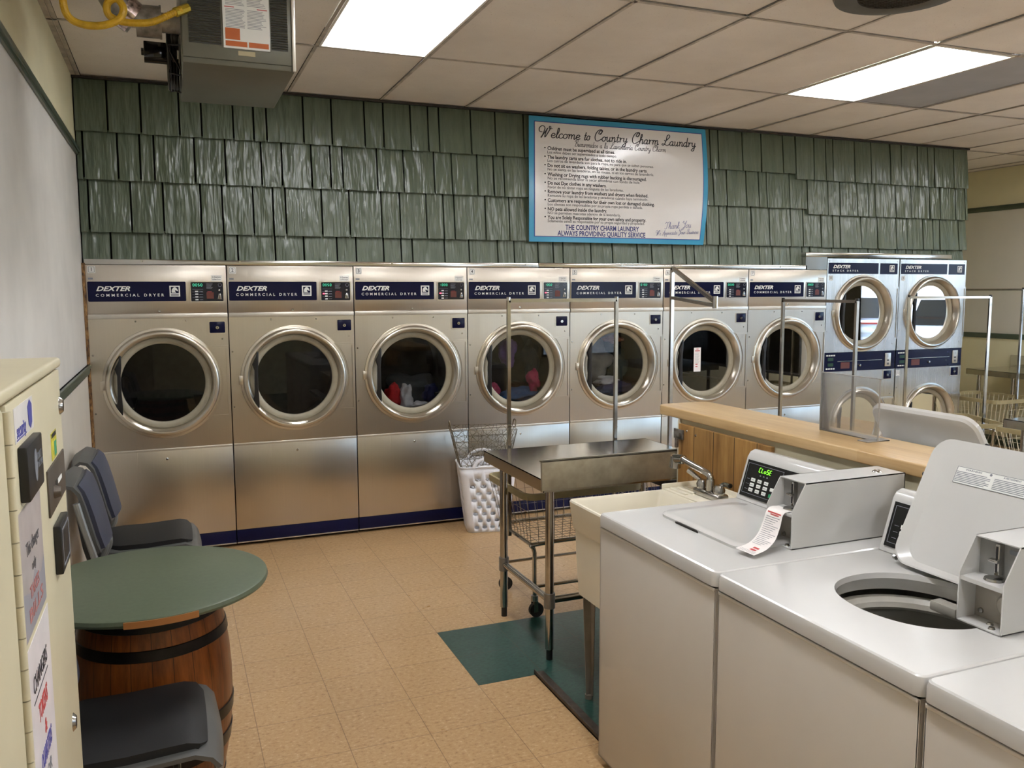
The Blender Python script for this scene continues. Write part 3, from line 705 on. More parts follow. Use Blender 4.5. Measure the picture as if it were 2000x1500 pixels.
cloth('garment', 'navy garment low on the right inside dryer 3', NCL, (D(3) + .18, .18, .93), (.06, .05, .07), 4)
cloth('garment', 'cream sock-sized garment at the bottom of dryer 3', WCL, (D(3) + .07, .12, .87), (.06, .04, .022), 5)
cloth('garment', 'teal blue garment along the bottom of dryer 4', BCL, (D(4) + .06, .16, .90), (.16, .07, .05), 6)
cloth('garment', 'pink garment at the right side inside dryer 4', PCL, (D(4) + .17, .16, 1.0), (.045, .05, .075), 7)
cloth('garment', 'magenta garment at the lower left inside dryer 4', PCL, (D(4) - .17, .16, .94), (.05, .05, .06), 8)
cloth('garment', 'violet and pale garment tumbling high in dryer 4', VCL, (D(4) - .02, .22, 1.22), (.06, .06, .10), 9)
cloth('garment', 'dark grey garment at the right in dryer 4', GCL, (D(4) + .19, .26, 1.16), (.06, .08, .12), 10)
cloth('garment', 'pale grey bundled garment in dryer 5', plain('pale_grey_cloth', rgb(150, 150, 142), .8, 0, .15, 12), (D(5) - .07, .28, 1.14), (.14, .08, .18), 11)
cloth('garment', 'tan orange garment at the top of dryer 5', OCL, (D(5) + .03, .15, 1.31), (.085, .05, .035), 12)
cloth('garment', 'cream garment low in dryer 5', WCL, (D(5) + .0, .17, .97), (.10, .05, .04), 13)
cloth('garment', 'navy garment at the bottom of dryer 5', NCL, (D(5) + .05, .15, .915), (.14, .06, .05), 14)
cloth('garment', 'dark green garment at the right in dryer 5', plain('dark_green_cloth', rgb(44, 62, 56), .8), (D(5) + .14, .26, 1.08), (.08, .06, .12), 15)
# paper tag on dryer 6
t = thing('paper_tag', 'pink and white paper tag taped to the door glass of dryer 6', 'tag', (D(6) - .057, .034, 1.12))
mk('sheet', B().box(-.036, .030, 0, .001, -.095, .10), PAPER, t)
b = B().box(-.026, .020, -.0008, 0, .070, .078).box(-.02, .0, -.0008, 0, -.040, -.032).box(-.02, .0, -.0008, 0, -.058, -.050).box(-.014, .008, -.0008, 0, .086, .092)
mk('red_lettering', b, REDP, t)
b = B()
for i in range(12): b.box(-.028, .020 - .006 * (i % 3), -.0008, 0, .055 - i * .0078, .0565 - i * .0078)
mk('small_lettering', b, GREYP, t)

# ------------------------------------------------------------------ welcome sign
def script_strokes():
    G = {}
    G['e'] = (.62, [[(0, .42), (.35, .5), (.5, .75), (.3, 1), (.06, .7), (.06, .25), (.28, 0), (.62, .25)]])
    G['l'] = (.42, [[(0, .3), (.3, 1.3), (.28, 2.1), (.14, 1.9), (.12, .4), (.22, 0), (.42, .25)]])
    G['c'] = (.58, [[(.5, .8), (.32, 1), (.06, .7), (.06, .25), (.28, 0), (.58, .25)]])
    G['o'] = (.66, [[(.3, 1), (.05, .7), (.05, .25), (.28, 0), (.52, .3), (.5, .75), (.3, 1)], [(.44, .9), (.66, .85)]])
    G['m'] = (1.08, [[(0, .8), (.1, 1), (.14, 0)], [(.14, .6), (.34, 1), (.46, .8), (.48, 0)], [(.48, .6), (.7, 1), (.82, .8), (.84, .15), (.92, 0), (1.08, .25)]])
    G['n'] = (.74, [[(0, .8), (.1, 1), (.14, 0)], [(.14, .6), (.36, 1), (.5, .8), (.5, .15), (.58, 0), (.74, .25)]])
    G['u'] = (.74, [[(0, .8), (.08, 1), (.1, .3), (.24, 0), (.48, .4)], [(.5, 1), (.5, .15), (.58, 0), (.74, .25)]])
    G['t'] = (.5, [[(.22, 1.7), (.16, .3), (.26, 0), (.5, .25)], [(0, 1.02), (.44, 1.02)]])
    G['r'] = (.55, [[(0, .8), (.1, 1), (.14, 0)], [(.14, .55), (.3, .95), (.5, .9)]])
    G['y'] = (.74, [[(0, .8), (.08, 1), (.1, .4), (.24, .1), (.48, .4)], [(.5, 1), (.5, -.5), (.3, -.9), (.1, -.6), (.74, .3)]])
    G['h'] = (.74, [[(0, .4), (.28, 1.5), (.24, 2.1), (.12, 1.8), (.12, 0)], [(.12, .6), (.36, 1), (.5, .8), (.5, .15), (.58, 0), (.74, .25)]])
    G['a'] = (.74, [[(.48, .8), (.28, 1), (.05, .65), (.05, .25), (.24, 0), (.46, .35)], [(.5, 1), (.5, .15), (.58, 0), (.74, .25)]])
    G['d'] = (.74, [[(.48, .8), (.28, 1), (.05, .65), (.05, .25), (.24, 0), (.46, .35)], [(.5, 2.1), (.5, .15), (.58, 0), (.74, .25)]])
    G['i'] = (.36, [[(.0, .8), (.1, 1), (.12, .15), (.2, 0), (.36, .25)], [(.12, 1.35), (.14, 1.42)]])
    G['v'] = (.66, [[(0, .8), (.1, 1), (.2, 0), (.34, .2), (.48, 1), (.66, .9)]])
    G['s'] = (.55, [[(0, .25), (.3, .95), (.34, .7), (.4, .2), (.2, 0), (.04, .12)], [(.3, .0), (.55, .25)]])
    G['k'] = (.66, [[(.0, .4), (.26, 1.6), (.2, 2.1), (.12, 1.8), (.12, 0)], [(.46, 1), (.14, .45), (.5, 0), (.66, .2)]])
    G['p'] = (.7, [[(0, .8), (.1, 1), (.12, -.9)], [(.12, .6), (.34, 1), (.52, .7), (.46, .1), (.14, .1)], [(.46, .05), (.7, .25)]])
    G['í'] = (.36, [[(.0, .8), (.1, 1), (.12, .15), (.2, 0), (.36, .25)], [(.12, 1.3), (.26, 1.6)]])
    G['W'] = (1.75, [[(.5, 1.1), (.1, 1.2), (.0, 1.9), (.35, 2.4), (.75, 1.9), (.55, .2), (.45, 0), (.95, 1.4), (1.1, 2.0), (.95, 1.0), (.95, 0), (1.3, 1.2), (1.5, 2.2), (1.3, 2.35), (1.35, 1.9), (1.75, 1.95)]])
    G['C'] = (1.15, [[(.75, 1.4), (.95, 1.9), (.75, 2.35), (.5, 1.7), (.7, 1.5), (1.0, 2.1), (.8, 2.45), (.35, 2.2), (.05, 1.2), (.2, .2), (.6, 0), (1.1, .5)]])
    G['L'] = (1.2, [[(.25, 1.2), (.5, 1.0), (1.0, 1.9), (.85, 2.4), (.6, 2.1), (.55, 1.0), (.35, .1), (.05, .1), (.1, .35), (.5, .2), (.85, 0), (1.2, .3)]])
    G['B'] = (1.1, [[(.45, 2.2), (.4, .8), (.3, 0)], [(.05, 1.6), (.3, 2.3), (.8, 2.4), (.9, 1.8), (.5, 1.3), (.9, 1.1), (.95, .3), (.5, 0), (.15, .3)]])
    G['T'] = (1.0, [[(.0, 1.7), (.15, 2.2), (.5, 2.0), (1.0, 2.3)], [(.6, 2.1), (.5, .4), (.25, 0), (.0, .3)]])
    G['Y'] = (1.05, [[(.0, 1.7), (.2, 2.3), (.35, 1.5), (.6, 1.3), (.95, 2.3)], [(.9, 2.2), (.7, .2), (.4, -.6), (.15, -.3), (.6, .2), (1.05, .4)]])
    G['A'] = (1.15, [[(.0, .2), (.2, 0), (.75, 1.6), (.85, 2.3), (.9, 0), (1.15, .25)], [(.1, .9), (.5, 1.1), (1.05, .9)]])
    G[' '] = (.55, [])
    return G
SG = script_strokes()
def catmull(P, n=4):
    out = []
    for i in range(len(P) - 1):
        p0, p1, p2, p3 = P[max(0, i - 1)], P[i], P[i + 1], P[min(len(P) - 1, i + 2)]
        for k in range(n):
            t = k / n
            out.append(tuple(.5 * ((2 * p1[j]) + (-p0[j] + p2[j]) * t + (2 * p0[j] - 5 * p1[j] + 4 * p2[j] - p3[j]) * t * t + (-p0[j] + 3 * p1[j] - 3 * p2[j] + p3[j]) * t ** 3) for j in (0, 1)))
    out.append(P[-1]); return out
def script(b, txt, x0, z0, x1, z1, xh, y, th, slant=.22):
    W_ = sum(SG[c][0] for c in txt); L = x1 - x0; s = L / W_; cx = 0
    for ch in txt:
        w, st = SG[ch]
        for S in st:
            pts = []
            for (a, c) in catmull(S, 4):
                xx = x0 + (cx + a) * s + c * xh * slant; f = (xx - x0) / L
                pts.append((xx, y, z0 + (z1 - z0) * f + c * xh))
            # ribbon
            t = bmesh.new(); pv = None
            for i, p in enumerate(pts):
                q = pts[min(i + 1, len(pts) - 1)]; o = pts[max(i - 1, 0)]
                dx, dz = q[0] - o[0], q[2] - o[2]; l = math.hypot(dx, dz) or 1; nx, nz = -dz / l, dx / l
                wd = th * (.75 + .5 * abs(dz / l))
                va = t.verts.new((p[0] + nx * wd / 2, y, p[2] + nz * wd / 2)); vb = t.verts.new((p[0] - nx * wd / 2, y, p[2] - nz * wd / 2))
                if pv: t.faces.new((pv[0], va, vb, pv[1]))
                pv = (va, vb)
            b._add(t)
        cx += w
sx0, sx1, sz0, sz1 = 2.932, 4.446, 2.043, 2.942
def warp(b):
    for v in b.bm.verts:
        fx = (v.co.x - sx0) / (sx1 - sx0); fz = (v.co.z - sz0) / (sz1 - sz0)
        v.co.y -= .075 * max(0, fx - .55) ** 1.6 * sin(pi * max(0, min(1, fz))) * 2.2 + .006 * sin(fx * 7) * sin(fz * 5)
    return b
def gridp(b, x0, x1, z0, z1, y, n=20):
    t = bmesh.new(); g = [[t.verts.new((x0 + (x1 - x0) * i / n, y, z0 + (z1 - z0) * j / n)) for j in range(n + 1)] for i in range(n + 1)]
    for i in range(n):
        for j in range(n): t.faces.new((g[i][j], g[i + 1][j], g[i + 1][j + 1], g[i][j + 1]))
    b._add(t)
t = thing('welcome_sign', 'white laundry rules sign with a blue border on the shingle wall', 'sign', (0, 0, 0))
YS = .012
bb = B(); gridp(bb, sx0, sx1, sz0, sz1, YS); gridp(bb, sx0, sx1, sz0, sz1, YS + .004); mk('board', warp(bb), SIGNB, t)
bb = B(); gridp(bb, sx0 + .040, sx1 - .036, sz0 + .036, sz1 - .034, YS - .001); mk('navy_line', warp(bb), SIGNN, t)
bb = B(); gridp(bb, sx0 + .046, sx1 - .042, sz0 + .042, sz1 - .040, YS - .002); mk('white_face', warp(bb), SIGNW, t)
yl = YS - .0035
bb = B(); xh = .034
for w_, a, c in (('Welcome', 3.00, 3.345), ('to', 3.374, 3.426), ('Country', 3.459, 3.741), ('Charm', 3.775, 4.011), ('Laundry', 4.038, 4.345)):
    script(bb, w_, a, 2.795, c, 2.795, xh, yl, .0065)
mk('title_lettering', warp(bb), INK, t)
bb = B(); script(bb, 'Bienvenidos a la Lavandería Country Charm', 3.295, 2.744, 4.075, 2.744, .020, yl, .0035); mk('spanish_title', warp(bb), INKG, t)
EN = [('Children must be supervised at all times.', 3.637, 2.718), ('The laundry carts are for clothes, not to ride in.', 3.739, 2.656), ('Do not sit on washers, folding tables, or in the laundry carts.', 3.918, 2.595),
      ('Washing or Drying rugs with rubber backing is discouraged.', 3.914, 2.531), ('Do not Dye clothes in any washers.', 3.565, 2.469), ('Remove your laundry from washers and dryers when finished.', 3.931, 2.407),
      ('Customers are responsible for their own lost or damaged clothing.', 3.989, 2.344), ('NO pets allowed inside the laundry.', 3.572, 2.281), ('You are Solely Responsible for your own safety and property.', 3.918, 2.221)]
ES = [('Los niños deben ser supervisados a todo tiempo.', 3.653, 2.690), ('Los carros de lavandería son para la ropa, no para que se suban personas.', 3.971, 2.629), ('No se sienta en las lavaderas, en las mesas, ni en los carros de lavandería.', 3.975, 2.568),
      ('No se recomienda lavar ni secar alfombras con fondo de hule.', 3.858, 2.504), ('Favor de no tintar ropa en ninguna de las lavadoras.', 3.714, 2.440), ('Remueva su ropa de las lavadoras y secadoras cuando haya terminado.', 3.931, 2.379),
      ('Los clientes son responsables por su propia ropa perdida o dañada.', 3.885, 2.316), ('NO se permiten mascotas adentro de la lavandería.', 3.691, 2.253), ('Solamente usted es responsable por su propia seguridad y propiedad.', 3.904, 2.195)]
bb = B()
for s_, xe, z in EN:
    bb.text(s_, .036, FY((3.078 + xe) / 2, yl, z), bold=.018, fit=xe - 3.078); bb.plate(circ(3.058, z + .004, .0055, 10), [], 'y', yl, yl - .0004)
mk('rules_lettering', warp(bb), INK, t)
bb = B()
for s_, xe, z in ES: bb.text(s_, .029, FY((3.078 + xe) / 2, yl, z), bold=.006, fit=xe - 3.078)
mk('spanish_rules_lettering', warp(bb), INKG, t)
bb = B().text('THE COUNTRY CHARM LAUNDRY', .052, FY((3.222 + 3.854) / 2, yl, 2.150), bold=.02, fit=.632).text('ALWAYS PROVIDING QUALITY SERVICE', .052, FY((3.16 + 3.912) / 2, yl, 2.106), bold=.02, fit=.752)
mk('closing_lettering', warp(bb), INKB, t)
bb = B(); script(bb, 'Thank You', 4.08, 2.158, 4.315, 2.176, .024, yl, .0035); script(bb, 'We Appreciate Your Business', 4.00, 2.108, 4.385, 2.130, .017, yl, .0025)
mk('thanks_lettering', warp(bb), INKL, t)

# ------------------------------------------------------------------ unit heater
hx0, hx1, hy0, hy1, hz0, hz1 = .548, .943, -2.40, -1.72, 2.50, 2.86
t = thing('unit_heater', 'grey gas unit heater hung from the ceiling beside the left wall', 'heater', (0, 0, 0))
mk('housing', B().box(hx0, hx1, hy0, hy1, hz0, hz1, .006), HEATM, t)
mk('access_panel', B().box(hx0 + .003, hx1 - .012, hy0 - .006, hy0, hz0 + .02, hz1 - .01, .002), HEATM, t)
mk('corner_edge', B().box(hx1 - .010, hx1 + .003, hy0 - .010, hy0 + .004, hz0, hz1, .002), TRIMAL, t)
for x0, x1 in ((hx0 + .025, hx0 + .135), (hx1 - .085, hx1 - .025)):
    b = B(); z = hz0 + .075
    while z < hz1 - .02: b.prism([(hy0 - .006, z), (hy0 - .0135, z + .002), (hy0 - .006, z + .007)], 'x', x0, x1); z += .0088
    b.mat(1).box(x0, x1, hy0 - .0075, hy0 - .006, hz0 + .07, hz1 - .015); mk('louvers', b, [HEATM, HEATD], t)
yb = hy0 - .0145
lb = mk('instruction_label', B().box(.690, .853, yb, hy0 - .006, 2.562, 2.85), WHITE, t)
b = B()
rr = random.Random(5); z = 2.838
while z > 2.632:
    if not (2.700 < z < 2.712 or 2.748 < z < 2.756): b.box(.700, .768 - rr.random() * .012, yb - .0005, yb, z, z + .0016); b.box(.775, .842 - rr.random() * .02, yb - .0005, yb, z, z + .0016)
    z -= .0052
mk('label_print', b, GREYP, lb)
mk('label_red_rules', B().box(.697, .733, yb - .0006, yb, 2.752, 2.755).box(.80, .845, yb - .0006, yb, 2.752, 2.755).box(.697, .730, yb - .0006, yb, 2.704, 2.707).box(.81, .846, yb - .0006, yb, 2.704, 2.707), REDP, lb)
b = B().box(.697, .748, yb - .0008, yb, 2.592, 2.632).box(.697, .772, yb - .0008, yb, 2.569, 2.587).box(.778, .848, yb - .0008, yb, 2.569, 2.587)
mk('warning_blocks', b, ORANGE, lb)
mk('rating_plate', B().box(.74, .80, hy0 - .008, hy0 - .006, 2.540, 2.556), plain('pale_plate', rgb(176, 164, 130), .5), t)
b = B()
gy, gz, gr = -2.05, 2.612, .135
for k in range(7):
    rr_ = gr - k * .022; b.tube([(hx0 - .045 + .003 * k, gy + rr_ * cos(a), gz + rr_ * sin(a)) for a in [2 * pi * j / 28 for j in range(28)]], .0028, 5, closed=True)
for j in range(8):
    a = pi * j / 4; b.tube([(hx0, gy + (gr + .01) * cos(a), gz + (gr + .01) * sin(a)), (hx0 - .042, gy + gr * cos(a), gz + gr * sin(a)), (hx0 - .03, gy + .03 * cos(a), gz + .03 * sin(a))], .003, 5)
for k in range(12):
    x = hx0 - .004 - k * .0036; b.tube([(x, gy + (gr + .004) * cos(a), gz + (gr + .004) * sin(a)) for a in [2 * pi * j / 28 for j in range(28)]], .0011, 4, closed=True) if k % 3 == 0 else None
mk('fan_guard', b, BLACK, t)
b = B().cyl((hx0 - .03, gy, gz), (hx0 - .01, gy, gz), .03, 16)
for j in range(4):
    a = pi / 2 * j + .4; M_ = Matrix.Translation((hx0 - .022, gy, gz)) @ Matrix.Rotation(a, 4, 'X') @ Matrix.Rotation(.5, 4, 'Y')
    b.box(-.002, .002, .02, .14, -.035, .035, .001, M=M_)
mk('fan_blade', b, DARKM, t)
mk('fan_motor', B().cyl((hx0 - .13, gy, gz), (hx0 - .045, gy, gz), .040, 24).cyl((hx0 - .140, gy, gz), (hx0 - .128, gy, gz), .014, 12).box(hx0 - .13, hx0 - .05, gy - .048, gy - .02, gz - .03, gz + .03, .004), BLACKG, t)
for x in (hx0 + .05, hx1 - .05):
    for y in (hy0 + .1, hy1 - .1): mk('hanger_rod', B().cyl((x, y, hz1), (x, y, HC), .005, 8), CHROME, t)
b = B(); fy = -2.27; fz = 2.665
b.cyl((hx0, fy, fz), (hx0 - .07, fy, fz), .035, 24).cyl((hx0 - .066, fy, fz), (hx0 - .15, fy, fz - .002), .056, 24).cyl((hx0 - .063, fy, fz), (hx0 - .070, fy, fz), .059, 24)
b.tube([(hx0 - .148, fy, fz - .002), (hx0 - .20, fy - .01, fz + .035), (hx0 - .235, fy - .02, fz + .10), (hx0 - .24, fy - .02, HC + .01)], .055, 20)
mk('flue_pipe', b, GALV, t, ang=20)
mk('foil_tape', B().tube([(hx0 - .155, fy, fz + .004), (hx0 - .192, fy - .008, fz + .030)], .0595, 20), plain('foil_tape', rgb(206, 186, 180), .2, .9, .4, 60), t)
# corrugated gas hose
def hosepath():
    P = [(.19, -2.52, HC), (.188, -2.52, 2.72), (.188, -2.52, 2.62), (.205, -2.515, 2.578), (.25, -2.51, 2.563), (.305, -2.50, 2.572), (.352, -2.49, 2.600), (.366, -2.485, 2.638), (.346, -2.48, 2.668), (.318, -2.475, 2.652), (.318, -2.465, 2.618), (.355, -2.455, 2.603), (.41, -2.445, 2.606), (.465, -2.435, 2.622), (.552, -2.425, 2.675)]
    out = []
    for i in range(len(P) - 1):
        p0, p1, p2, p3 = [Vector(P[max(0, min(len(P) - 1, i + d))]) for d in (-1, 0, 1, 2)]
        for k in range(14):
            t = k / 14; out.append(.5 * ((2 * p1) + (p2 - p0) * t + (2 * p0 - 5 * p1 + 4 * p2 - p3) * t * t + (-p0 + 3 * p1 - 3 * p2 + p3) * t ** 3))
    out.append(Vector(P[-1])); return out
b = B(); path = hosepath(); tmp = bmesh.new()
b.tube(path, .0105, 12)
for i in range(1, len(path) - 1, 1):
    d = (path[i + 1] - path[i - 1]).normalized(); b.cyl(path[i] - d * .0016, path[i] + d * .0016, .0122, 10)
gh = mk('gas_hose', b, YEL); tag(gh, 'looped yellow corrugated gas hose feeding the grey heater', 'gas hose')
mk('fitting', B().cyl((.530, -2.427, 2.660), (.575, -2.405, 2.688), .016, 8), plain('brass_yellow', rgb(176, 150, 40), .4, .5), gh)

# ------------------------------------------------------------------ stickers and change machine
MX = .278
t = thing('change_machine', 'beige coin change machine against the left wall in the foreground', 'change machine', (0, 0, 0))
my0, my1 = -4.98, -4.062
mk('cabinet', B().box(XL + .002, MX - .012, my0 + .001, my1 - .001, 0, 1.556, .004, 2), MACH, t)
mk('door', B().box(MX - .014, MX, -4.585, my1 + .003, .60, 1.5455, .003), MACH, t)
mk('side_panel', B().box(MX - .014, MX, my0, -4.605, .05, 1.545, .006), MACH, t)
b = B(); z = .62
while z < 1.53: b.cyl((MX + .001, -4.595, z), (MX + .001, -4.595, z + .0385), .0055, 12); z += .04
mk('hinge', b, MACH, t)
mk('top_cap', B().box(XL + .002, MX + .004, my0 - .003, my1 + .003, 1.549, 1.5665, .006, 3), MACH, t)
mk('key_lock', B().lathe([(0, .006), (.011, .006), (.014, .003), (.016, 0)], 'x', (MX, -4.077, 1.4825), 18), CHROME, t)
mk('lower_lock', B().lathe([(0, .005), (.011, .005), (.014, .002), (.016, 0)], 'x', (MX, -4.16, .9365), 18), CHROME, t)
a1 = mk('bill_acceptor', B().box(MX, MX + .0115, -4.529, -4.3985, 1.412, 1.484, .002), BLACK, t)
b = B().plate(circ(-4.468, 1.45, .012, 16, .022), [], 'x', MX + .0116, MX + .0122)
b.text('ONLY', .014, FX(MX + .0118, -4.435, 1.458), bold=.01).text('ONES FIVES', .012, FX(MX + .0118, -4.430, 1.446), fit=.05)
mk('acceptor_print', b, GREYP, a1)
a2 = mk('bill_validator', B().box(MX, MX + .0115, -4.256, -4.155, 1.2305, 1.31, .002), BLACK, t)
b = B(); b.plate([(-4.245, 1.24), (-4.163, 1.24), (-4.163, 1.302), (-4.245, 1.302)], [[(-4.242, 1.243), (-4.166, 1.243), (-4.166, 1.299), (-4.242, 1.299)]], 'x', MX + .0116, MX + .0122)
mk('validator_frame', b, GREYP, a2)
c = mk('coin_plate', B().box(MX, MX + .003, -4.292, -4.082, 1.3325, 1.406, .001), PEWTER, t)
mk('coin_slot', B().box(MX + .003, MX + .004, -4.19, -4.14, 1.366, 1.373).mat(1).box(MX + .003, MX + .0035, -4.215, -4.19, 1.362, 1.376), [WHITE, BLACK], c)
mk('coin_knob', B().lathe([(0, .014), (.008, .013), (.011, .003)], 'x', (MX, -4.235, 1.362), 16), PEWTER, c)
s = mk('security_sticker', B().box(MX, MX + .0006, -4.54, -4.385, 1.490, 1.535), plain('pale_sticker', rgb(214, 210, 206), .4), t)
b = B().text('security', .026, FX(MX + .0008, -4.49, 1.503), bold=.02, fit=.075).plate([(-4.43, 1.50), (-4.415, 1.493), (-4.40, 1.50), (-4.397, 1.525), (-4.415, 1.533), (-4.433, 1.525)], [], 'x', MX + .0008, MX + .0012).box(MX + .0006, MX + .001, -4.53, -4.45, 1.492, 1.4935)
mk('sticker_print', b, plain('violet_blue_ink', rgb(74, 78, 160), .4), s)
s = mk('yellow_sticker', B().box(MX, MX + .0006, -4.217, -4.150, 1.4085, 1.4525), plain('yellow_green_sticker', rgb(206, 196, 60), .4, 0, .3, 60), t)
mk('sticker_band', B().box(MX + .0006, MX + .001, -4.211, -4.156, 1.444, 1.451).mat(1).box(MX + .0006, MX + .001, -4.185, -4.158, 1.412, 1.436), [INK, plain('green_sticker_art', rgb(60, 150, 110), .4)], s)
s = mk('notice_sheet', B().box(MX, MX + .0008, -4.562, -4.372, 1.235, 1.403), plain('faded_notice', rgb(176, 168, 166), .3, 0, .08, 20), t)
mk('notice_hills', B().prism([(-4.562, 1.235), (-4.372, 1.235), (-4.372, 1.30), (-4.41, 1.285), (-4.46, 1.305), (-4.50, 1.285), (-4.562, 1.30)], 'x', MX + .0008, MX + .0009), plain('faded_blue_hills', rgb(146, 146, 156), .3), s)
mk('notice_heading', B().text('This changer', .026, FX(MX + .0013, -4.465, 1.345), fit=.11).text('only', .020, FX(MX + .0013, -4.465, 1.315)), INKG, s)
mk('notice_red_lines', B().text('TAKES', .024, FX(MX + .0013, -4.47, 1.285), bold=.01, fit=.08).text('BILLS', .026, FX(MX + .0013, -4.465, 1.258), bold=.01, fit=.12), plain('faded_red', rgb(176, 110, 106), .4), s)
s = mk('changes_sign', B().box(MX, MX + .0008, -4.5815, -4.367, .86, 1.2245), plain('white_notice', rgb(222, 216, 218), .3), t)
mk('heading', B().text('CHANGERS', .034, FX(MX + .0012, -4.47, 1.165), fit=.125).box(MX + .0008, MX + .0012, -4.535, -4.405, 1.143, 1.145), INK, s)
mk('red_words', B().text('TOKENS', .036, FX(MX + .0012, -4.465, 1.115), bold=.015, fit=.08), REDP, s)
mk('ampersand', B().text('&', .03, FX(MX + .0012, -4.455, 1.078), bold=.01), REDP, s)
for _w, _z, _f in (('THROUGH', .975, .08), ('DRYERS', .942, .07)): mk('lower_red_word', B().text(_w, .030, FX(MX + .0012, -4.455, _z), bold=.01, fit=_f), REDP, s)
mk('blue_words', B().text('QUARTERS', .036, FX(MX + .0012, -4.46, 1.045), bold=.015, fit=.10), plain('blue_words', rgb(84, 84, 168), .4), s)
mk('grey_word', B().text('FOR', .030, FX(MX + .0012, -4.455, 1.010), fit=.06), GREYP, s)

# ------------------------------------------------------------------ barrel table
t = thing('barrel_table', 'round green topped table standing on a wooden barrel', 'table', (.366, -2.76, 0))
mk('tabletop', B().lathe([(0, .705), (.365, .705), (.374, .709), (.377, .717), (.374, .728), (.366, .731), (0, .731)], 'z', seg=96), TABG, t)
zs = [0, .06, .13, .22, .32, .40, .48, .56, .64, .69, .704]
def br(z): return .200 + .047 * (1 - ((z - .36) / .36) ** 2)
mk('barrel', B().lathe([(0, .002)] + [(br(z), z + .001) for z in zs] + [(0, .704)], 'z', seg=64), STAVES, t)
for z0, z1 in ((.626, .660), (.540, .576), (.262, .305), (.155, .205), (.005, .045)):
    mk('hoop', B().lathe([(br(z0) + .0005, z0), (br(z0) + .0035, z0 + .002), (br(z1) + .0035, z1 - .002), (br(z1) + .0005, z1)], 'z', seg=64), HOOP, t)
a0, a1 = R(-100), R(-68)
tmp = [(.3785 * cos(a0 + (a1 - a0) * k / 8), .3785 * sin(a0 + (a1 - a0) * k / 8)) for k in range(9)] + [(.372 * cos(a1 - (a1 - a0) * k / 8), .372 * sin(a1 - (a1 - a0) * k / 8)) for k in range(9)]
mk('chipped_edge', B().prism(tmp, 'z', .706, .726), RAW, t)

# ------------------------------------------------------------------ chairs
def bend(P, n=6):
    out = []
    P = [Vector(p) for p in P]
    for i in range(len(P) - 1):
        p0, p1, p2, p3 = P[max(0, i - 1)], P[i], P[i + 1], P[min(len(P) - 1, i + 2)]
        for k in range(n):
            t = k / n; out.append(.5 * ((2 * p1) + (p2 - p0) * t + (2 * p0 - 5 * p1 + 4 * p2 - p3) * t * t + (-p0 + 3 * p1 - 3 * p2 + p3) * t ** 3))
    out.append(P[-1]); return out
def sheet(b, prof, w0, w1, th, nx=10, curve=.0, rnd=.0):
    """prof: (y? ) list of (x,z) centreline; width along y from w0.. ; th thickness"""
    t = bmesh.new(); rows = []
    for i, (x, z) in enumerate(prof):
        a = prof[max(0, i - 1)]; c = prof[min(len(prof) - 1, i + 1)]; dx, dz = c[0] - a[0], c[1] - a[1]; l = math.hypot(dx, dz) or 1; nx_, nz_ = -dz / l, dx / l
        f = i / (len(prof) - 1); ww = (w0 + (w1 - w0) * f) / 2; e = min(f, 1 - f) * (len(prof) - 1)
        if rnd and e < 1: ww -= rnd * (1 - e) ** 1
        row = []
        for s_ in (1, -1):
            for k in range(nx + 1):
                u = -1 + 2 * k / nx; off = curve * (1 - u * u)
                q = (x + nx_ * (s_ * th / 2 - off), ww * u, z + nz_ * (s_ * th / 2 - off)); row.append(t.verts.new(q))
        rows.append(row)
    m = nx + 1
    for i in range(len(rows) - 1):
        for k in range(nx):
            t.faces.new((rows[i][k], rows[i][k + 1], rows[i + 1][k + 1], rows[i + 1][k])); t.faces.new((rows[i][m + k + 1], rows[i][m + k], rows[i + 1][m + k], rows[i + 1][m + k + 1]))
        t.faces.new((rows[i][0], rows[i + 1][0], rows[i + 1][m], rows[i][m])); t.faces.new((rows[i][nx], rows[i][m + nx], rows[i + 1][m + nx], rows[i + 1][nx]))
    for r_ in (rows[0], rows[-1]):
        for k in range(nx): t.faces.new((r_[k], r_[k + 1], r_[m + k + 1], r_[m + k]))
    bmesh.ops.recalc_face_normals(t, faces=t.faces)
    b._add(t)
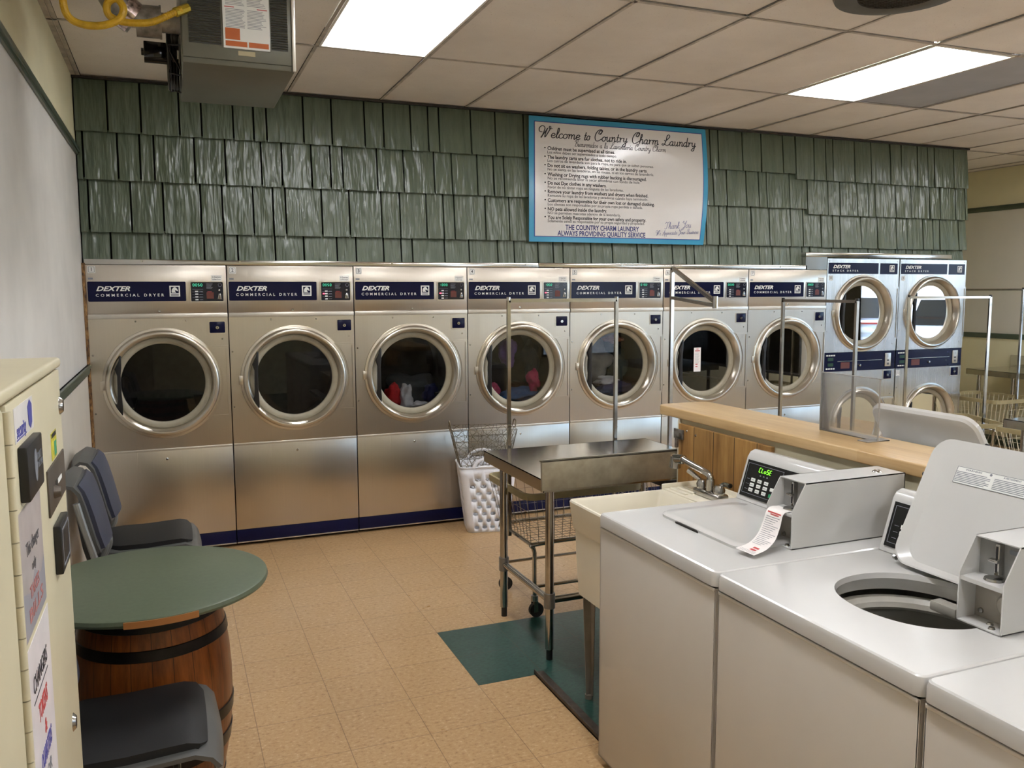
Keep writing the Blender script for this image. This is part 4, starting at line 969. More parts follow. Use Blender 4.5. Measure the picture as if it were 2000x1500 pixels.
def make_chair(label, loc, rz=0):
    # faces +x; origin on floor under the seat centre
    t = thing('stacking_chair', label, 'chair', loc, rz, 'navy and black stacking chairs along the left wall')
    b = B(); prof = [(-.215, .455), (-.19, .440), (-.12, .432), (0, .430), (.10, .436), (.165, .440), (.205, .425), (.225, .400), (.228, .385)]
    sheet(b, prof, .44, .44, .012, 10, -.008, .03); mk('seat_shell', b, CHGREY, t)
    b = B(); prof = [(-.19, .452), (-.12, .449), (0, .448), (.09, .453), (.145, .455), (.175, .448), (.192, .436)]
    sheet(b, prof, .38, .38, .024, 10, -.004, .035); mk('seat_pad', b, CHBLK, t)
    b = B(); prof = [(-.155, .575), (-.165, .62), (-.182, .70), (-.200, .78), (-.214, .83), (-.235, .858), (-.262, .866), (-.285, .850), (-.292, .825)]
    sheet(b, prof, .40, .42, .014, 10, .018, .03); bk = mk('backrest', b, CHGREY, t)
    b = B(); prof = [(-.142, .590), (-.155, .65), (-.172, .73), (-.190, .80), (-.202, .835), (-.222, .858)]
    sheet(b, prof, .36, .38, .020, 10, .018, .02); mk('back_pad', b, CHNAVY, bk)
    mk('back_rear_cover', B().prism([(-.165, .50), (-.15, .60), (-.185, .76), (-.215, .80), (-.235, .76), (-.215, .60), (-.19, .50)], 'y', -.17, .17, .01), BLACK, bk)
    for s_ in (-1, 1):
        y = s_ * .225; r = .0135
        # one bent side loop: back post, seat rail, front leg
        p = bend([(-.222, y, .80), (-.195, y, .68), (-.165, y, .56), (-.158, y, .49), (-.185, y, .425), (-.22, y, .30), (-.255, y, .14), (-.275, y, .012)])
        mk('leg', B().tube(p, r, 10), CHMET, t)
        p = bend([(-.175, y, .405), (-.05, y, .398), (.10, y, .398), (.165, y, .392), (.205, y, .36), (.222, y, .29), (.235, y, .15), (.245, y, .012)])
        mk('leg', B().tube(p, r, 10), CHMET, t)
        for x in (-.277, .246): mk('foot_glide', B().cyl((x, y, 0), (x, y, .02), .016, 12), BLACK, t)
    mk('cross_bar', B().cyl((-.10, -.225, .40), (-.10, .225, .40), .010, 10).cyl((.12, -.225, .40), (.12, .225, .40), .010, 10), CHMET, t)
    return t
ch = make_chair('navy and black stacking chair farthest from the camera, nearest the dryers', (.318, -1.20, 0)); ch.scale = (1.03, 1.03, 1.03)
dup(ch, (.306, -1.72, 0), 0, 'navy and black stacking chair with its seat hidden behind the round table')
dup(ch, (.306, -3.236, 0), 0, 'nearest black padded stacking chair, beside the change machine')

# ------------------------------------------------------------------ stainless folding table
def steel_table(label, x0, x1, y0, y1, z, splash=None, loc=(0, 0, 0)):
    t = thing('stainless_table', label, 'table', loc)
    mk('tabletop', B().box(x0, x1, y0, y1, z - .004, z).box(x0, x0 + .003, y0, y1, z - .055, z).box(x1 - .003, x1, y0, y1, z - .055, z).box(x0, x1, y1 - .003, y1, z - .055, z).box(x0, x1, y0, y0 + .003, z - .055, z), STEEL_T, t)
    if splash: mk('splash_guard', B().box(x0 - .012, x1, y0 - .012, y0 + .004, z - .045, z + splash, .002).box(x0 - .012, x1, y0 - .012, y0 + .02, z + splash - .008, z + splash, .002), plain('dull_galvanised', rgb(168, 160, 140), .42, .55, .12, 14), t)
    for x in (x0 + .07, x1 - .07):
        for y in (y0 + .088, y1 - .097):
            lg = mk('leg', B().cyl((x, y, .05), (x, y, z - .02), .020, 20), CHROME, t)
            mk('foot', B().cyl((x, y, 0), (x, y, .05), .015, 14), BLACK, lg)
            CS = bpy.data.materials.get('cast_socket') or plain('cast_socket', rgb(140, 136, 130), .4, .7)
            mk('socket', B().cyl((x, y, .245), (x, y, .315), .026, 20), CS, lg); mk('socket', B().cyl((x, y, z - .05), (x, y, z - .006), .026, 20), CS, lg)
    ra = [((x0 + .07, y0 + .088), (x0 + .07, y1 - .097)), ((x1 - .07, y0 + .088), (x1 - .07, y1 - .097)), ((x0 + .07, y0 + .088), (x1 - .07, y0 + .088))]
    for a_, c_ in ra: mk('rail', B().cyl((*a_, .28), (*c_, .28), .016, 16), CHROME, t)
    return t
steel_table('stainless folding table with a splash guard beside the cream laundry tub', 1.942, 2.90, -2.45, -1.70, .86, .088)
steel_table('stainless table against the far right wall', 8.08, 8.72, -1.0, .55, .87, None)
steel_table('stainless table end at the right edge of the picture, behind the open washer lid', 5.37, 6.10, -3.1, -1.98, .86, None)
tag(mk('splash_panel', B().box(8.715, 8.735, -1.0, .55, .85, .99, .003), STEEL_T), 'stainless splash strip on the right wall above the far table', 'splash guard')

# ------------------------------------------------------------------ laundry carts
def make_cart(label, loc, rz, wire, rim, ztop, rack='full'):
    t = thing('laundry_cart', label, 'laundry cart', loc, rz, 'wire laundry carts with hanging racks')
    L, Wd = .33, .275; lb_, wb = .285, .215; zt, zb = .655, .395
    def P(u, v, f): return (u * (lb_ + (L - lb_) * f), v * (wb + (Wd - wb) * f), zb + (zt - zb) * f)
    b = B(); n1, n2 = 13, 10; r = .0026 if wire is WIREW else .0017
    for k in range(n1 + 1):
        u = -1 + 2 * k / n1
        b.tube([P(u, -1, 1), P(u, -1, 0), P(u, 1, 0), P(u, 1, 1)], r, 5)
    for k in range(n2 + 1):
        v = -1 + 2 * k / n2; b.tube([P(-1, v, 1), P(-1, v, 0), P(1, v, 0), P(1, v, 1)], r, 5)
    for f in (.0, .33, .66): b.tube([P(-1, -1, f), P(1, -1, f), P(1, 1, f), P(-1, 1, f)], r * 1.2, 5, closed=True)
    mk('basket', b, wire, t)
    rr_ = [(x, y, zt) for x, y in rrect(-L - .008, L + .008, -Wd - .008, Wd + .008, .06, 5)]
    b = B(); t2 = bmesh.new(); rings = []
    pin = rrect(-L + .002, L - .002, -Wd + .002, Wd - .002, .05, 5); pout = rrect(-L - .012, L + .012, -Wd - .012, Wd + .012, .06, 5)
    b.plate(pout, [pin], 'z', zt - .022, zt + .012)
    mk('bumper', b, rim, t, ang=40)
    b = B()
    for s_ in (-1, 1):
        b.tube(bend([(-lb_ + .02, s_ * wb, .10), (-lb_ + .02, s_ * wb, .34), (-lb_ + .04, s_ * wb, .385), (lb_ - .04, s_ * wb, .385), (lb_ - .02, s_ * wb, .34), (lb_ - .02, s_ * wb, .10)], 4), .0115, 10)
    b.tube([(-lb_ + .02, -wb, .16), (lb_ - .02, -wb, .16)], .009, 8).tube([(-lb_ + .02, wb, .16), (lb_ - .02, wb, .16)], .009, 8)
    b.tube([(-lb_, -wb, .385), (-lb_, wb, .385)], .010, 8).tube([(lb_, -wb, .385), (lb_, wb, .385)], .010, 8)
    mk('frame', b, CHROME, t)
    for x in (-lb_ + .02, lb_ - .02):
        for y in (-wb, wb):
            c = mk('caster', B().cyl((x, y, .085), (x, y, .115), .020, 14).box(x - .012, x + .012, y - .020, y - .016, .03, .09).box(x - .012, x + .012, y + .016, y + .020, .03, .09), CHROME, t)
            mk('wheel', B().cyl((x + .008, y - .012, .038), (x + .008, y + .012, .038), .038, 20), RUBBER, c)
    X = L - .012
    if rack == 'full':
        for s_ in (-1, 1):
            mk('rack_post', B().tube([(s_ * X, 0, .38), (s_ * X, 0, ztop - .005)], .0105, square=True).mat(1).cyl((s_ * X, 0, ztop - .004), (s_ * X, 0, ztop + .012), .011, 8), [CHROME, BLACK if ztop != 1.637 else CHROME], t)
        mk('rack_bar', B().tube([(-X, 0, ztop - .006), (X, 0, ztop - .006)], .0105, square=True), CHROME, t)
    elif rack == 'bent':
        A = Vector((0.06, 0, 1.81)); C_ = Vector((.06, 0, 1.64)); E_ = Vector((-.36, 0, 1.60))
        mk('rack_post', B().tube([(.06, 0, .38), A], .0115, square=True), CHROME, t)
        mk('rack_arm', B().tube([A, E_ + Vector((0, 0, .02))], .0115, square=True), CHROME, t)
        mk('rack_brace', B().tube([C_, E_], .0105, square=True), CHROME, t)
        mk('rack_joint', B().cyl(E_ + Vector((0, 0, -.015)), E_ + Vector((0, 0, .05)), .015, 14), CHROME, t)
    return t
make_cart('chrome wire laundry cart standing behind the stainless folding table', (2.418, -1.655, 0), 0, WIRE, TAN, 1.637)
make_cart('laundry cart with a black rim and a bent triangular rack arm', (3.165, -1.60, 0), pi / 2, WIRE, BLACK, 1.637, 'bent')
make_cart('laundry cart behind the wooden counter in front of dryer 7', (4.155, -1.63, 0), pi / 2, WIRE, TAN, 1.620)
make_cart('laundry cart in front of the stacked dryer numbered 9', (6.10, -.905, 0), R(-21.6), WIRE, TAN, 1.627)
make_cart('cream wire laundry cart by the far right wall', (7.72, .02, 0), pi / 2, WIREW, TAN, 1.685)
make_cart('laundry cart behind the stainless table at the right edge', (6.47, -1.60, 0), 0, WIREW, TAN, 1.560)

# ------------------------------------------------------------------ hamper with a wire basket standing in it
def hamper():
    t = thing('laundry_hamper', 'white plastic laundry hamper with oval holes on the floor by dryer 4', 'hamper', (2.50, -.205, 0), R(-12))
    H = .47; hb, wb_, ht, wt = .125, .145, .165, .20; rc = .045
    def side_pts(f, side, s_):
        a = hb + (ht - hb) * f; c = wb_ + (wt - wb_) * f      # half x = c, half y = a
        if side == 0: return (s_ * (c - rc), -a)
        if side == 1: return (c, s_ * (a - rc))
        if side == 2: return (-s_ * (c - rc), a)
        return (-c, -s_ * (a - rc))
    b = B()
    for side in range(4):
        tm = bmesh.new(); es = []; n = 8
        loop = [(-1 + 2 * k / n, 0) for k in range(n)] + [(1, k / n) for k in range(n)] + [(1 - 2 * k / n, 1) for k in range(n)] + [(-1, 1 - k / n) for k in range(n)]
        loops = [loop]; rows = 8; cols = 4
        for i in range(rows):
            z = .08 + i * .105
            for j in range(cols - (i % 2)):
                u = (-.8 + 1.6 * (j + (.5 if i % 2 else 0)) / (cols - 1))
                if abs(u) > .86: continue
                loops.append(circ(u, z, .165, 12, .027))
        for lp in loops:
            vs = [tm.verts.new((p[0], 0, p[1])) for p in lp]
            for i in range(len(vs)): es.append(tm.edges.new((vs[i], vs[(i + 1) % len(vs)])))
        bmesh.ops.triangle_fill(tm, edges=es, use_beauty=True)
        for v in tm.verts:
            x, y = side_pts(v.co.z, side, v.co.x); v.co = Vector((x, y, v.co.z * H))
        b._add(tm)
    for q in range(4):   # corners
        tm = bmesh.new(); n = 6; rows = []
        for f in [k / 8 for k in range(9)]:
            a = hb + (ht - hb) * f; c = wb_ + (wt - wb_) * f; sx, sy = ((1, -1), (1, 1), (-1, 1), (-1, -1))[q]
            st = (-90, 0, 90, 180)[q]
            rows.append([tm.verts.new((sx * (c - rc) + rc * cos(R(st + 90 * k / n)), sy * (a - rc) + rc * sin(R(st + 90 * k / n)), f * H)) for k in range(n + 1)])
        for i in range(8):
            for k in range(n): tm.faces.new((rows[i][k], rows[i][k + 1], rows[i + 1][k + 1], rows[i + 1][k]))
        b._add(tm)
    b.plate(rrect(-wb_, wb_, -hb, hb, rc, 6), [], 'z', .004, .004)
    bmesh.ops.remove_doubles(b.bm, verts=b.bm.verts, dist=.0004)
    bmesh.ops.recalc_face_normals(b.bm, faces=b.bm.faces)
    body = mk('body', b, WHITEP, t, ang=50)
    so = body.modifiers.new('s', 'SOLIDIFY'); so.thickness = .0035; so.offset = -1
    top = [(x, y, H) for x, y in rrect(-wt, wt, -ht, ht, rc, 6)]
    mk('rim', B().tube(top, .006, 8, closed=True), WHITEP, t)
    for s_ in (-1, 1):
        hp = bend([(-.11, 0, H), (-.075, 0, H + .045), (0, 0, H + .066), (.075, 0, H + .045), (.11, 0, H)], 5)
        b = B().tube([(p.x, s_ * (ht - .0), p.z) for p in hp], .011, 8).tube([(-.075, s_ * ht, H + .006), (.075, s_ * ht, H + .006)], .009, 8)
        mk('handle', b, WHITEP, t)
hamper()
def wire_basket():
    t = thing('wire_basket', 'bronze wire basket of looping circles nested in the white hamper', 'wire basket', (2.47, -.225, .30), R(-12))
    H = .43; b = B()
    def P(side, s_, f):
        hx, hy = .125 + (.225 - .125) * f, .10 + (.135 - .10) * f
        return {0: (s_ * hx, -hy), 1: (hx, s_ * hy), 2: (-s_ * hx, hy), 3: (-hx, -s_ * hy)}[side] + (f * H,)
    for f in (0, .82, 1.0):
        b.tube([P(0, -1, f), P(0, 1, f), P(1, 1, f), P(2, 1, f)], .0022, 5, closed=True)
    for side in range(4):
        b.tube([P(side, -1, 0), P(side, -1, 1)], .0022, 5)
        Wd_ = .19 if side in (0, 2) else .12; m = 4 if side in (0, 2) else 2; st = 2 * Wd_ / m; rad = st * .92
        for i in range(-0, 6):
            for j in range(m + 1):
                cu = -Wd_ + st * j; cz = .02 + st * .86 * i
                b.tube([P(side, max(-1, min(1, (cu + rad * cos(a)) / Wd_)), max(0, min(1, (cz + rad * sin(a)) / H))) for a in [2 * pi * k / 20 for k in range(20)]], .0013, 4, closed=True)
    mk('wire_sides', b, GOLDW, t)
    for s_ in (-1, 1):
        mk('handle', B().tube(bend([(s_ * .225, -.05, H), (s_ * .232, -.035, H + .045), (s_ * .232, .035, H + .045), (s_ * .225, .05, H)], 5), .004, 8), GOLDW, t)
wire_basket()

# ------------------------------------------------------------------ floor angle strip
struct('trim_10', B().box(1.885, 1.93, -4.9, -2.475, 0, .010, .002).box(1.885, 1.892, -4.9, -2.475, 0, .022, .002), BROWNM)

# ------------------------------------------------------------------ utility sink
t = thing('utility_sink', 'cream plastic laundry tub on tapered metal legs beside the first washer', 'sink', (0, 0, 0))
sxa, sxb, sya, syb, sz = 1.922, 2.56, -3.192, -2.735, .845
def ring4(b, loops, cap=True):
    t_ = bmesh.new(); rows = [[t_.verts.new(p) for p in lp] for lp in loops]
    for i in range(len(rows) - 1):
        n = len(rows[i])
        for k in range(n): t_.faces.new((rows[i][k], rows[i][(k + 1) % n], rows[i + 1][(k + 1) % n], rows[i + 1][k]))
    if cap: t_.faces.new(rows[-1])
    bmesh.ops.recalc_face_normals(t_, faces=t_.faces); b._add(t_)
def rl(x0, x1, y0, y1, z, r): return [(x, y, z) for x, y in rrect(x0, x1, y0, y1, r, 4)]
b = B(); ib = 2.36   # basin ends here, deck behind it
ring4(b, [rl(sxa + .030, 2.44, sya + .03, syb - .020, .46, .03), rl(sxa + .020, 2.47, sya + .02, syb - .014, .63, .03), rl(sxa + .018, 2.50, sya + .02, syb - .012, .722, .03), rl(sxa + .012, sxb, sya + .008, syb - .008, .73, .03), rl(sxa + .010, sxb, sya + .006, syb - .006, .735, .03),
          rl(sxa, sxb, sya, syb, sz - .006, .02), rl(sxa + .003, sxb - .003, sya + .003, syb - .003, sz, .02), rl(sxa + .012, ib, sya + .012, syb - .012, sz, .02), rl(sxa + .018, ib - .006, sya + .018, syb - .018, sz - .01, .02),
          rl(sxa + .03, ib - .02, sya + .03, syb - .03, .70, .04), rl(sxa + .07, ib - .05, sya + .06, syb - .06, .475, .05)])
bmesh.ops.reverse_faces(b.bm, faces=[])
tb = mk('tub', b, TUBM, t, ang=30)
b = B().box(ib, sxb, syb - .012, syb, sz - .01, sz + .024, .004).box(sxb - .014, sxb, sya, syb, sz - .01, sz + .024, .004).box(ib + .005, sxb - .01, sya + .01, syb - .01, sz - .004, sz + .006, .002)
for k in range(4): b.box(ib + .02 + k * .035, ib + .036 + k * .035, syb - .15, syb - .03, sz + .004, sz + .013, .004)
mk('drain_deck', b, TUBM, tb)
for x, y in ((sxa + .085, syb - .03), (sxa + .085, sya + .04), (2.42, syb - .03), (2.42, sya + .04)):
    b = B(); w0, w1 = .030, .012
    b.prism([(x - w0, .47), (x + w0, .47), (x + w1, .015), (x - w1, .015)], 'y', y - .002, y + .002)
    b.prism([(y - w0 * 1.1, .47), (y + .002, .47), (y + .002, .015), (y - .02, .015)], 'x', x + w0 * .9 - .02, x + w0 * .9 - .016)
    b.cyl((x, y, 0), (x, y, .018), .016, 12)
    mk('leg', b, LEGM, t)
f = thing('faucet', 'chrome two handle faucet on the back of the laundry tub', 'faucet', (2.452, -2.955, sz + .006))
mk('base', B().box(-.030, .030, -.085, .085, 0, .028, .010, 3), CHROME, f)
mk('spout', B().cyl((0, 0, .02), (0, 0, .075), .018, 18).tube(bend([(0, 0, .06), (0, .008, .088), (-.01, .045, .104), (-.02, .10, .116), (-.03, .155, .130)], 6), .014, 14), CHROME, f)
mk('spray_head', B().cyl((-.03, .150, .130), (-.036, .205, .122), .020, 16, r2=.022).cyl((-.036, .20, .136), (-.037, .205, .088), .022, 18, r2=.026), CHROME, f)
for s_, a_ in ((-1, -.5), (1, 2.4)):
    mk('handle', B().lathe([(.022, .02), (.024, .045), (.016, .062), (0, .066)], 'z', (0, s_ * .058, 0), 18).tube(bend([(0, s_ * .058, .055), (-.012 * (1 if s_ > 0 else -1), s_ * .075, .068), (-.03 * (1 if s_ > 0 else -.3), s_ * .115, .092 if s_ > 0 else .070)], 5), .008, 10, r2=.011), CHROME, f)

# ------------------------------------------------------------------ partition and counter
t = thing('counter', 'long wood topped service counter running behind the white washers', 'counter', (0, 0, 0))
cy0 = -7.4
mk('partition', B().box(2.622, 2.86, cy0, -2.48, 0, 1.094), LAMIN, t, smooth=False)
mk('end_board', B().box(2.610, 2.875, -2.482, -2.468, 0, 1.094, .002), plain('cream_edge_board', rgb(200, 192, 170), .5), t)
wp = mk('wood_panel', B().box(2.606, 2.622, -3.13, -2.484, .05, 1.075, .002), BOARDS, t, smooth=False)
for y, z in ((-2.62, 1.04), (-3.02, 1.02), (-2.55, 1.05), (-2.70, .78)): mk('screw', B().lathe([(0, -.003), (.005, -.0025), (.006, 0)], 'x', (2.606, y, z), 10), CHROME, wp)
h = mk('hasp', B().box(2.598, 2.606, -2.53, -2.455, 1.005, 1.05, .002).box(2.586, 2.598, -2.515, -2.475, 1.018, 1.040, .003), GALV, wp)
mk('padlock', B().box(2.580, 2.592, -2.508, -2.490, .968, 1.012, .003), GALV, h)
ct = rrect(2.607, 2.892, cy0, -2.285, .05, 6)
mk('countertop', B().prism(ct, 'z', 1.096, 1.140, .006, 3), COUNTER, t)
t = thing('acrylic_screen', 'clear scuffed acrylic screen standing on the wooden counter', 'screen', (2.79, -3.33, 1.140))
mk('sheet', B().box(-.002, .002, -.145, .145, 0, .225), ACRYL, t)
mk('sheet_edge', B().box(-.0025, .0025, -.147, -.144, 0, .226).box(-.0025, .0025, .144, .147, 0, .226).box(-.0025, .0025, -.147, .147, .224, .227), ACRYLE, t)
mk('foot', B().box(-.05, .055, -.147, -.10, 0, .004, .001).box(-.002, .055, -.147, .147, 0, .0035, .001), ACRYLE, t)

# ------------------------------------------------------------------ top loading washers
WW, WD = .676, .74
def washer_top(hole):
    b = B(); z0, z1 = .872, .915
    outer = rrect(-.003, WW + .003, -.006, .70, .022, 5); inset = rrect(.004, WW - .004, .002, .693, .016, 5)
    n = len(outer); t_ = bmesh.new()
    lo = [t_.verts.new((x, y, z0)) for x, y in outer]; mi = [t_.verts.new((x, y, z1 - .012)) for x, y in outer]
    m2 = [t_.verts.new((x, y, z1 - .003)) for x, y in [((a[0] * .6 + c[0] * .4), (a[1] * .6 + c[1] * .4)) for a, c in zip(outer, inset)]]
    hi = [t_.verts.new((x, y, z1)) for x, y in inset]
    for A, C in ((lo, mi), (mi, m2), (m2, hi)):
        for k in range(n): t_.faces.new((A[k], A[(k + 1) % n], C[(k + 1) % n], C[k]))
    t_.faces.new(lo[::-1])
    if not hole: t_.faces.new(hi)
    else:
        t_.faces.ensure_lookup_table(); t_.faces.remove(t_.faces[-1])
        es = [t_.edges.get((hi[k], hi[(k + 1) % n])) for k in range(n)]
        hl = [(.345 + .205 * cos(a) * (1 - .05 * cos(2 * a)), .345 + .18 * sin(a)) for a in [2 * pi * k / 56 for k in range(56)]]
        # a dip towards the front edge
        hv = [t_.verts.new((x, y, z1 - .002)) for x, y in hl]
        for k in range(56): es.append(t_.edges.new((hv[k], hv[(k + 1) % 56])))
        bmesh.ops.triangle_fill(t_, edges=es, use_beauty=True)
        lip = [t_.verts.new((.345 + (x - .345) * .98, .345 + (y - .345) * .98, z1 - .016)) for x, y in hl]; lip2 = [t_.verts.new((.345 + (x - .345) * 1.04, .345 + (y - .345) * 1.04, z1 - .05)) for x, y in hl]
        for A, C in ((hv, lip), (lip, lip2)):
            for k in range(56): t_.faces.new((A[k], A[(k + 1) % 56], C[(k + 1) % 56], C[k]))
    bmesh.ops.recalc_face_normals(t_, faces=t_.faces); b._add(t_)
    return b
def make_washer(label, loc, rz, open_lid=False, disp='CLoSE', coin=True, lean=25.5, group='white top loading washers in a row'):
    t = thing('washing_machine', label, 'washing machine', loc, rz, group)
    b = B().box(.003, WW - .003, 0, .004, .03, .866, .0015).box(.003, .007, .0, .69, .03, .866).box(WW - .007, WW - .003, 0, .69, .03, .866).box(.003, WW - .003, .686, .69, .03, .866).box(.003, WW - .003, 0, .69, .03, .034)
    b.box(.006, WW - .006, -.004, .003, .858, .867, .002)
    mk('cabinet', b, PAINTS, t)
    for x in (.05, WW - .05):
        for y in (.05, .64): mk('foot', B().cyl((x, y, 0), (x, y, .03), .018, 12), RUBBER, t)
    tp = mk('top', washer_top(open_lid), PAINTW, t, ang=22)
    if open_lid:
        mk('tub_ring', B().lathe([(.215, .845), (.222, .835), (.205, .815), (.190, .812), (.180, .822), (.184, .835), (.197, .845)], 'z', (.345, .345, 0), 56, close=True), plain('tub_ring_plastic', rgb(190, 186, 176), .35), tp)
        mk('basket', B().lathe([(.200, .83), (.205, .78), (.205, .40), (.19, .38), (.05, .37)], 'z', (.345, .345, 0), 56), plain('enamel_basket', rgb(150, 148, 140), .35, .2), tp)
        mk('agitator', B().lathe([(.0, .70), (.03, .70), (.045, .62), (.05, .45), (.12, .39), (.15, .375)], 'z', (.345, .345, 0), 32), plain('agitator_plastic', rgb(150, 150, 150), .4), tp)
        b = B().lathe([(.21, .80), (.24, .76), (.24, .35)], 'z', (.345, .345, 0), 40); mk('outer_tub', b, plain('outer_tub', rgb(70, 68, 64), .6), tp)
        mk('bleach_dispenser', B().box(.27, .35, .475, .515, .838, .866, .006), plain('dispenser', rgb(170, 166, 156), .4), tp)
        M_ = Matrix.Translation((0, .498, .925)) @ Matrix.Rotation(R(-lean), 4, 'X')
        # lid modelled standing up: local x width, z length, y depth
        x0, x1, L = .115, .590, .375
        out = rrect(x0, x1, 0, L, .055, 6); inn = rrect(x0 + .014, x1 - .014, .014, L - .014, .045, 6)
        b = B(); n = len(out); t_ = bmesh.new()
        A0 = [t_.verts.new((x, .022, z)) for x, z in inn]; A1 = [t_.verts.new((x, .020, z)) for x, z in [((a[0] + c[0]) / 2, (a[1] + c[1]) / 2) for a, c in zip(out, inn)]]; A2 = [t_.verts.new((x, .010, z)) for x, z in out]
        A3 = [t_.verts.new((x, -.004, z)) for x, z in out]; A4 = [t_.verts.new((x, -.004, z)) for x, z in [((a[0] * .7 + c[0] * .3), (a[1] * .7 + c[1] * .3)) for a, c in zip(out, inn)]]
        inn2 = rrect(x0 + .030, x1 - .030, .02, L - .05, .05, 6); A5 = [t_.verts.new((x, .012, z)) for x, z in inn2]
        t_.faces.new(A0[::-1])
        for P_, Q_ in ((A0, A1), (A1, A2), (A2, A3), (A3, A4), (A4, A5)):
            for k in range(n): t_.faces.new((P_[k], P_[(k + 1) % n], Q_[(k + 1) % n], Q_[k]))
        t_.faces.new(A5); bmesh.ops.recalc_face_normals(t_, faces=t_.faces); b._add(t_, M_)
        ld = mk('lid', b, PAINTW, t, ang=28)
        s = mk('warning_sticker', B().box(x0 + .085, x1 - .05, .0105, .012, L - .115, L - .068, M=M_), WHITE, ld)
        b = B(); xa = x0 + .088
        for c_ in range(3):
            w_ = (x1 - .05 - x0 - .085) / 3
            b.text(['WARNING', 'AVERTISSEMENT', 'ADVERTENCIA'][c_], .0065, M_ @ FY(xa + c_ * w_ + w_ * .42, .0105, L - .074), bold=.02, fit=.05)
            for i in range(7): b.box(xa + c_ * w_, xa + c_ * w_ + w_ * (.9 if i % 3 else .8), .0098, .0105, L - .083 - i * .0045, L - .0813 - i * .0045, M=M_)
            b.plate(circ(xa + c_ * w_ + w_ * .88, L - .074, .0035, 10), [], 'y', .0098, .0104, M=M_)
        b.plate([(x0 + .085, L - .115), (x1 - .05, L - .115), (x1 - .05, L - .068), (x0 + .085, L - .068)], [[(x0 + .086, L - .114), (x1 - .051, L - .114), (x1 - .051, L - .069), (x0 + .086, L - .069)]], 'y', .0098, .0105, M=M_)
        mk('sticker_print', b, GREYP, s)
        mk('hinge_pin', B().cyl((x0 + .004, .012, .008), (x0 + .004, .012, .075), .004, 8, M=M_).cyl((x0 + .0, .010, .012), (x0 + .008, .010, .012), .008, 10, M=M_), CHROME, ld)
        mk('bumper', B().lathe([(0, -.012), (.006, -.010), (.007, 0)], 'x', (x0 - .0, .008, L * .70), 12, M=M_), BLACK, ld)
    else:
        b = B(); t_ = bmesh.new(); o1 = rrect(.09, .555, .172, .520, .055, 6); o2 = rrect(.098, .547, .180, .514, .05, 6); n = len(o1)
        A = [t_.verts.new((x, y, .9152)) for x, y in o1]; Bv = [t_.verts.new((x, y, .923)) for x, y in o1]; Cv = [t_.verts.new((x, y, .928)) for x, y in o2]
        D_ = [t_.verts.new((x, y, .926)) for x, y in rrect(.125, .52, .205, .49, .04, 6)]
        for P_, Q_ in ((A, Bv), (Bv, Cv), (Cv, D_)):
            for k in range(n): t_.faces.new((P_[k], P_[(k + 1) % n], Q_[(k + 1) % n], Q_[k]))
        t_.faces.new(D_); bmesh.ops.recalc_face_normals(t_, faces=t_.faces); b._add(t_)
        ld = mk('lid', b, PAINTW, t, ang=40)
        mk('finger_notch', B().plate([(.215, .166), (.345, .166), (.320, .174), (.24, .174)], [], 'z', .9155, .922), DARKC, ld)
    # console
    prof = [(.562, .915), (.568, .925), (.612, 1.068), (.624, 1.086), (.645, 1.094), (.735, 1.072), (.742, 1.062), (.742, .915)]
    cs = mk('console', B().prism(prof, 'x', .004, .484 if coin else WW - .004, .006, 3), PAINTW, t)
    a_ = math.atan2(.612 - .568, 1.068 - .925)
    MC = Matrix.Translation((0, .5665, .925)) @ Matrix.Rotation(-a_, 4, 'X')     # plane local: x, z up along the slope, facing -y
    H_ = .137
    dp = mk('keypad', B().box(.022, .46, -.0022, 0, .008, H_ + .004, M=MC), BLACKG, cs)
    b = B(); b.plate([(.030, .020), (.222, .020), (.222, H_ - .006), (.030, H_ - .006)], [[(.0315, .0215), (.2205, .0215), (.2205, H_ - .0075), (.0315, H_ - .0075)]], 'y', -.0028, -.0022, M=MC)
    mk('keypad_outline', b, GREYP, dp)
    b = B()
    w = .015
    tmp = B()
    for i, chh in enumerate(disp): seg7(tmp, chh, .095 + i * .0140, .106, .0086, .016, .0017, -.0028, .15)
    me_ = bpy.data.meshes.new('x'); tmp.bm.to_mesh(me_); tmp.bm.free(); t_ = bmesh.new(); t_.from_mesh(me_); bpy.data.meshes.remove(me_); b._add(t_, MC)
    mk('display_digits', b, GREENLED, dp)
    b = B()
    for i in range(3):
        for j in range(3): b.box(.066 + j * .036, .088 + j * .036, -.0045, -.0022, .030 + i * .0185, .0425 + i * .0185, .0015, M=MC)
    b.box(.176, .200, -.0045, -.0022, .052, .0645, .0015, M=MC)
    mk('keys', b, WHITE, dp)
    b = B()
    for i in range(3):
        for j in range(3): b.box(.070 + j * .036, .084 + j * .036, -.0050, -.0045, .0352 + i * .0185, .0372 + i * .0185, M=MC)
        b.box(.042, .058, -.0028, -.0022, .0355 + i * .0185, .037 + i * .0185, M=MC)
    for j in range(3): b.box(.105 + j * .018, .112 + j * .018, -.0028, -.0022, .092, .096, M=MC)
    mk('key_print', b, GREYP, dp)
    mk('start_key', B().box(.176, .200, -.0045, -.0022, .029, .0415, .0015, M=MC), GREENB, dp)
    mk('screw_cap', B().lathe([(0, -.004), (.007, -.003), (.008, 0)], 'y', (.315, .632, 1.078), 14), BLACK, cs)
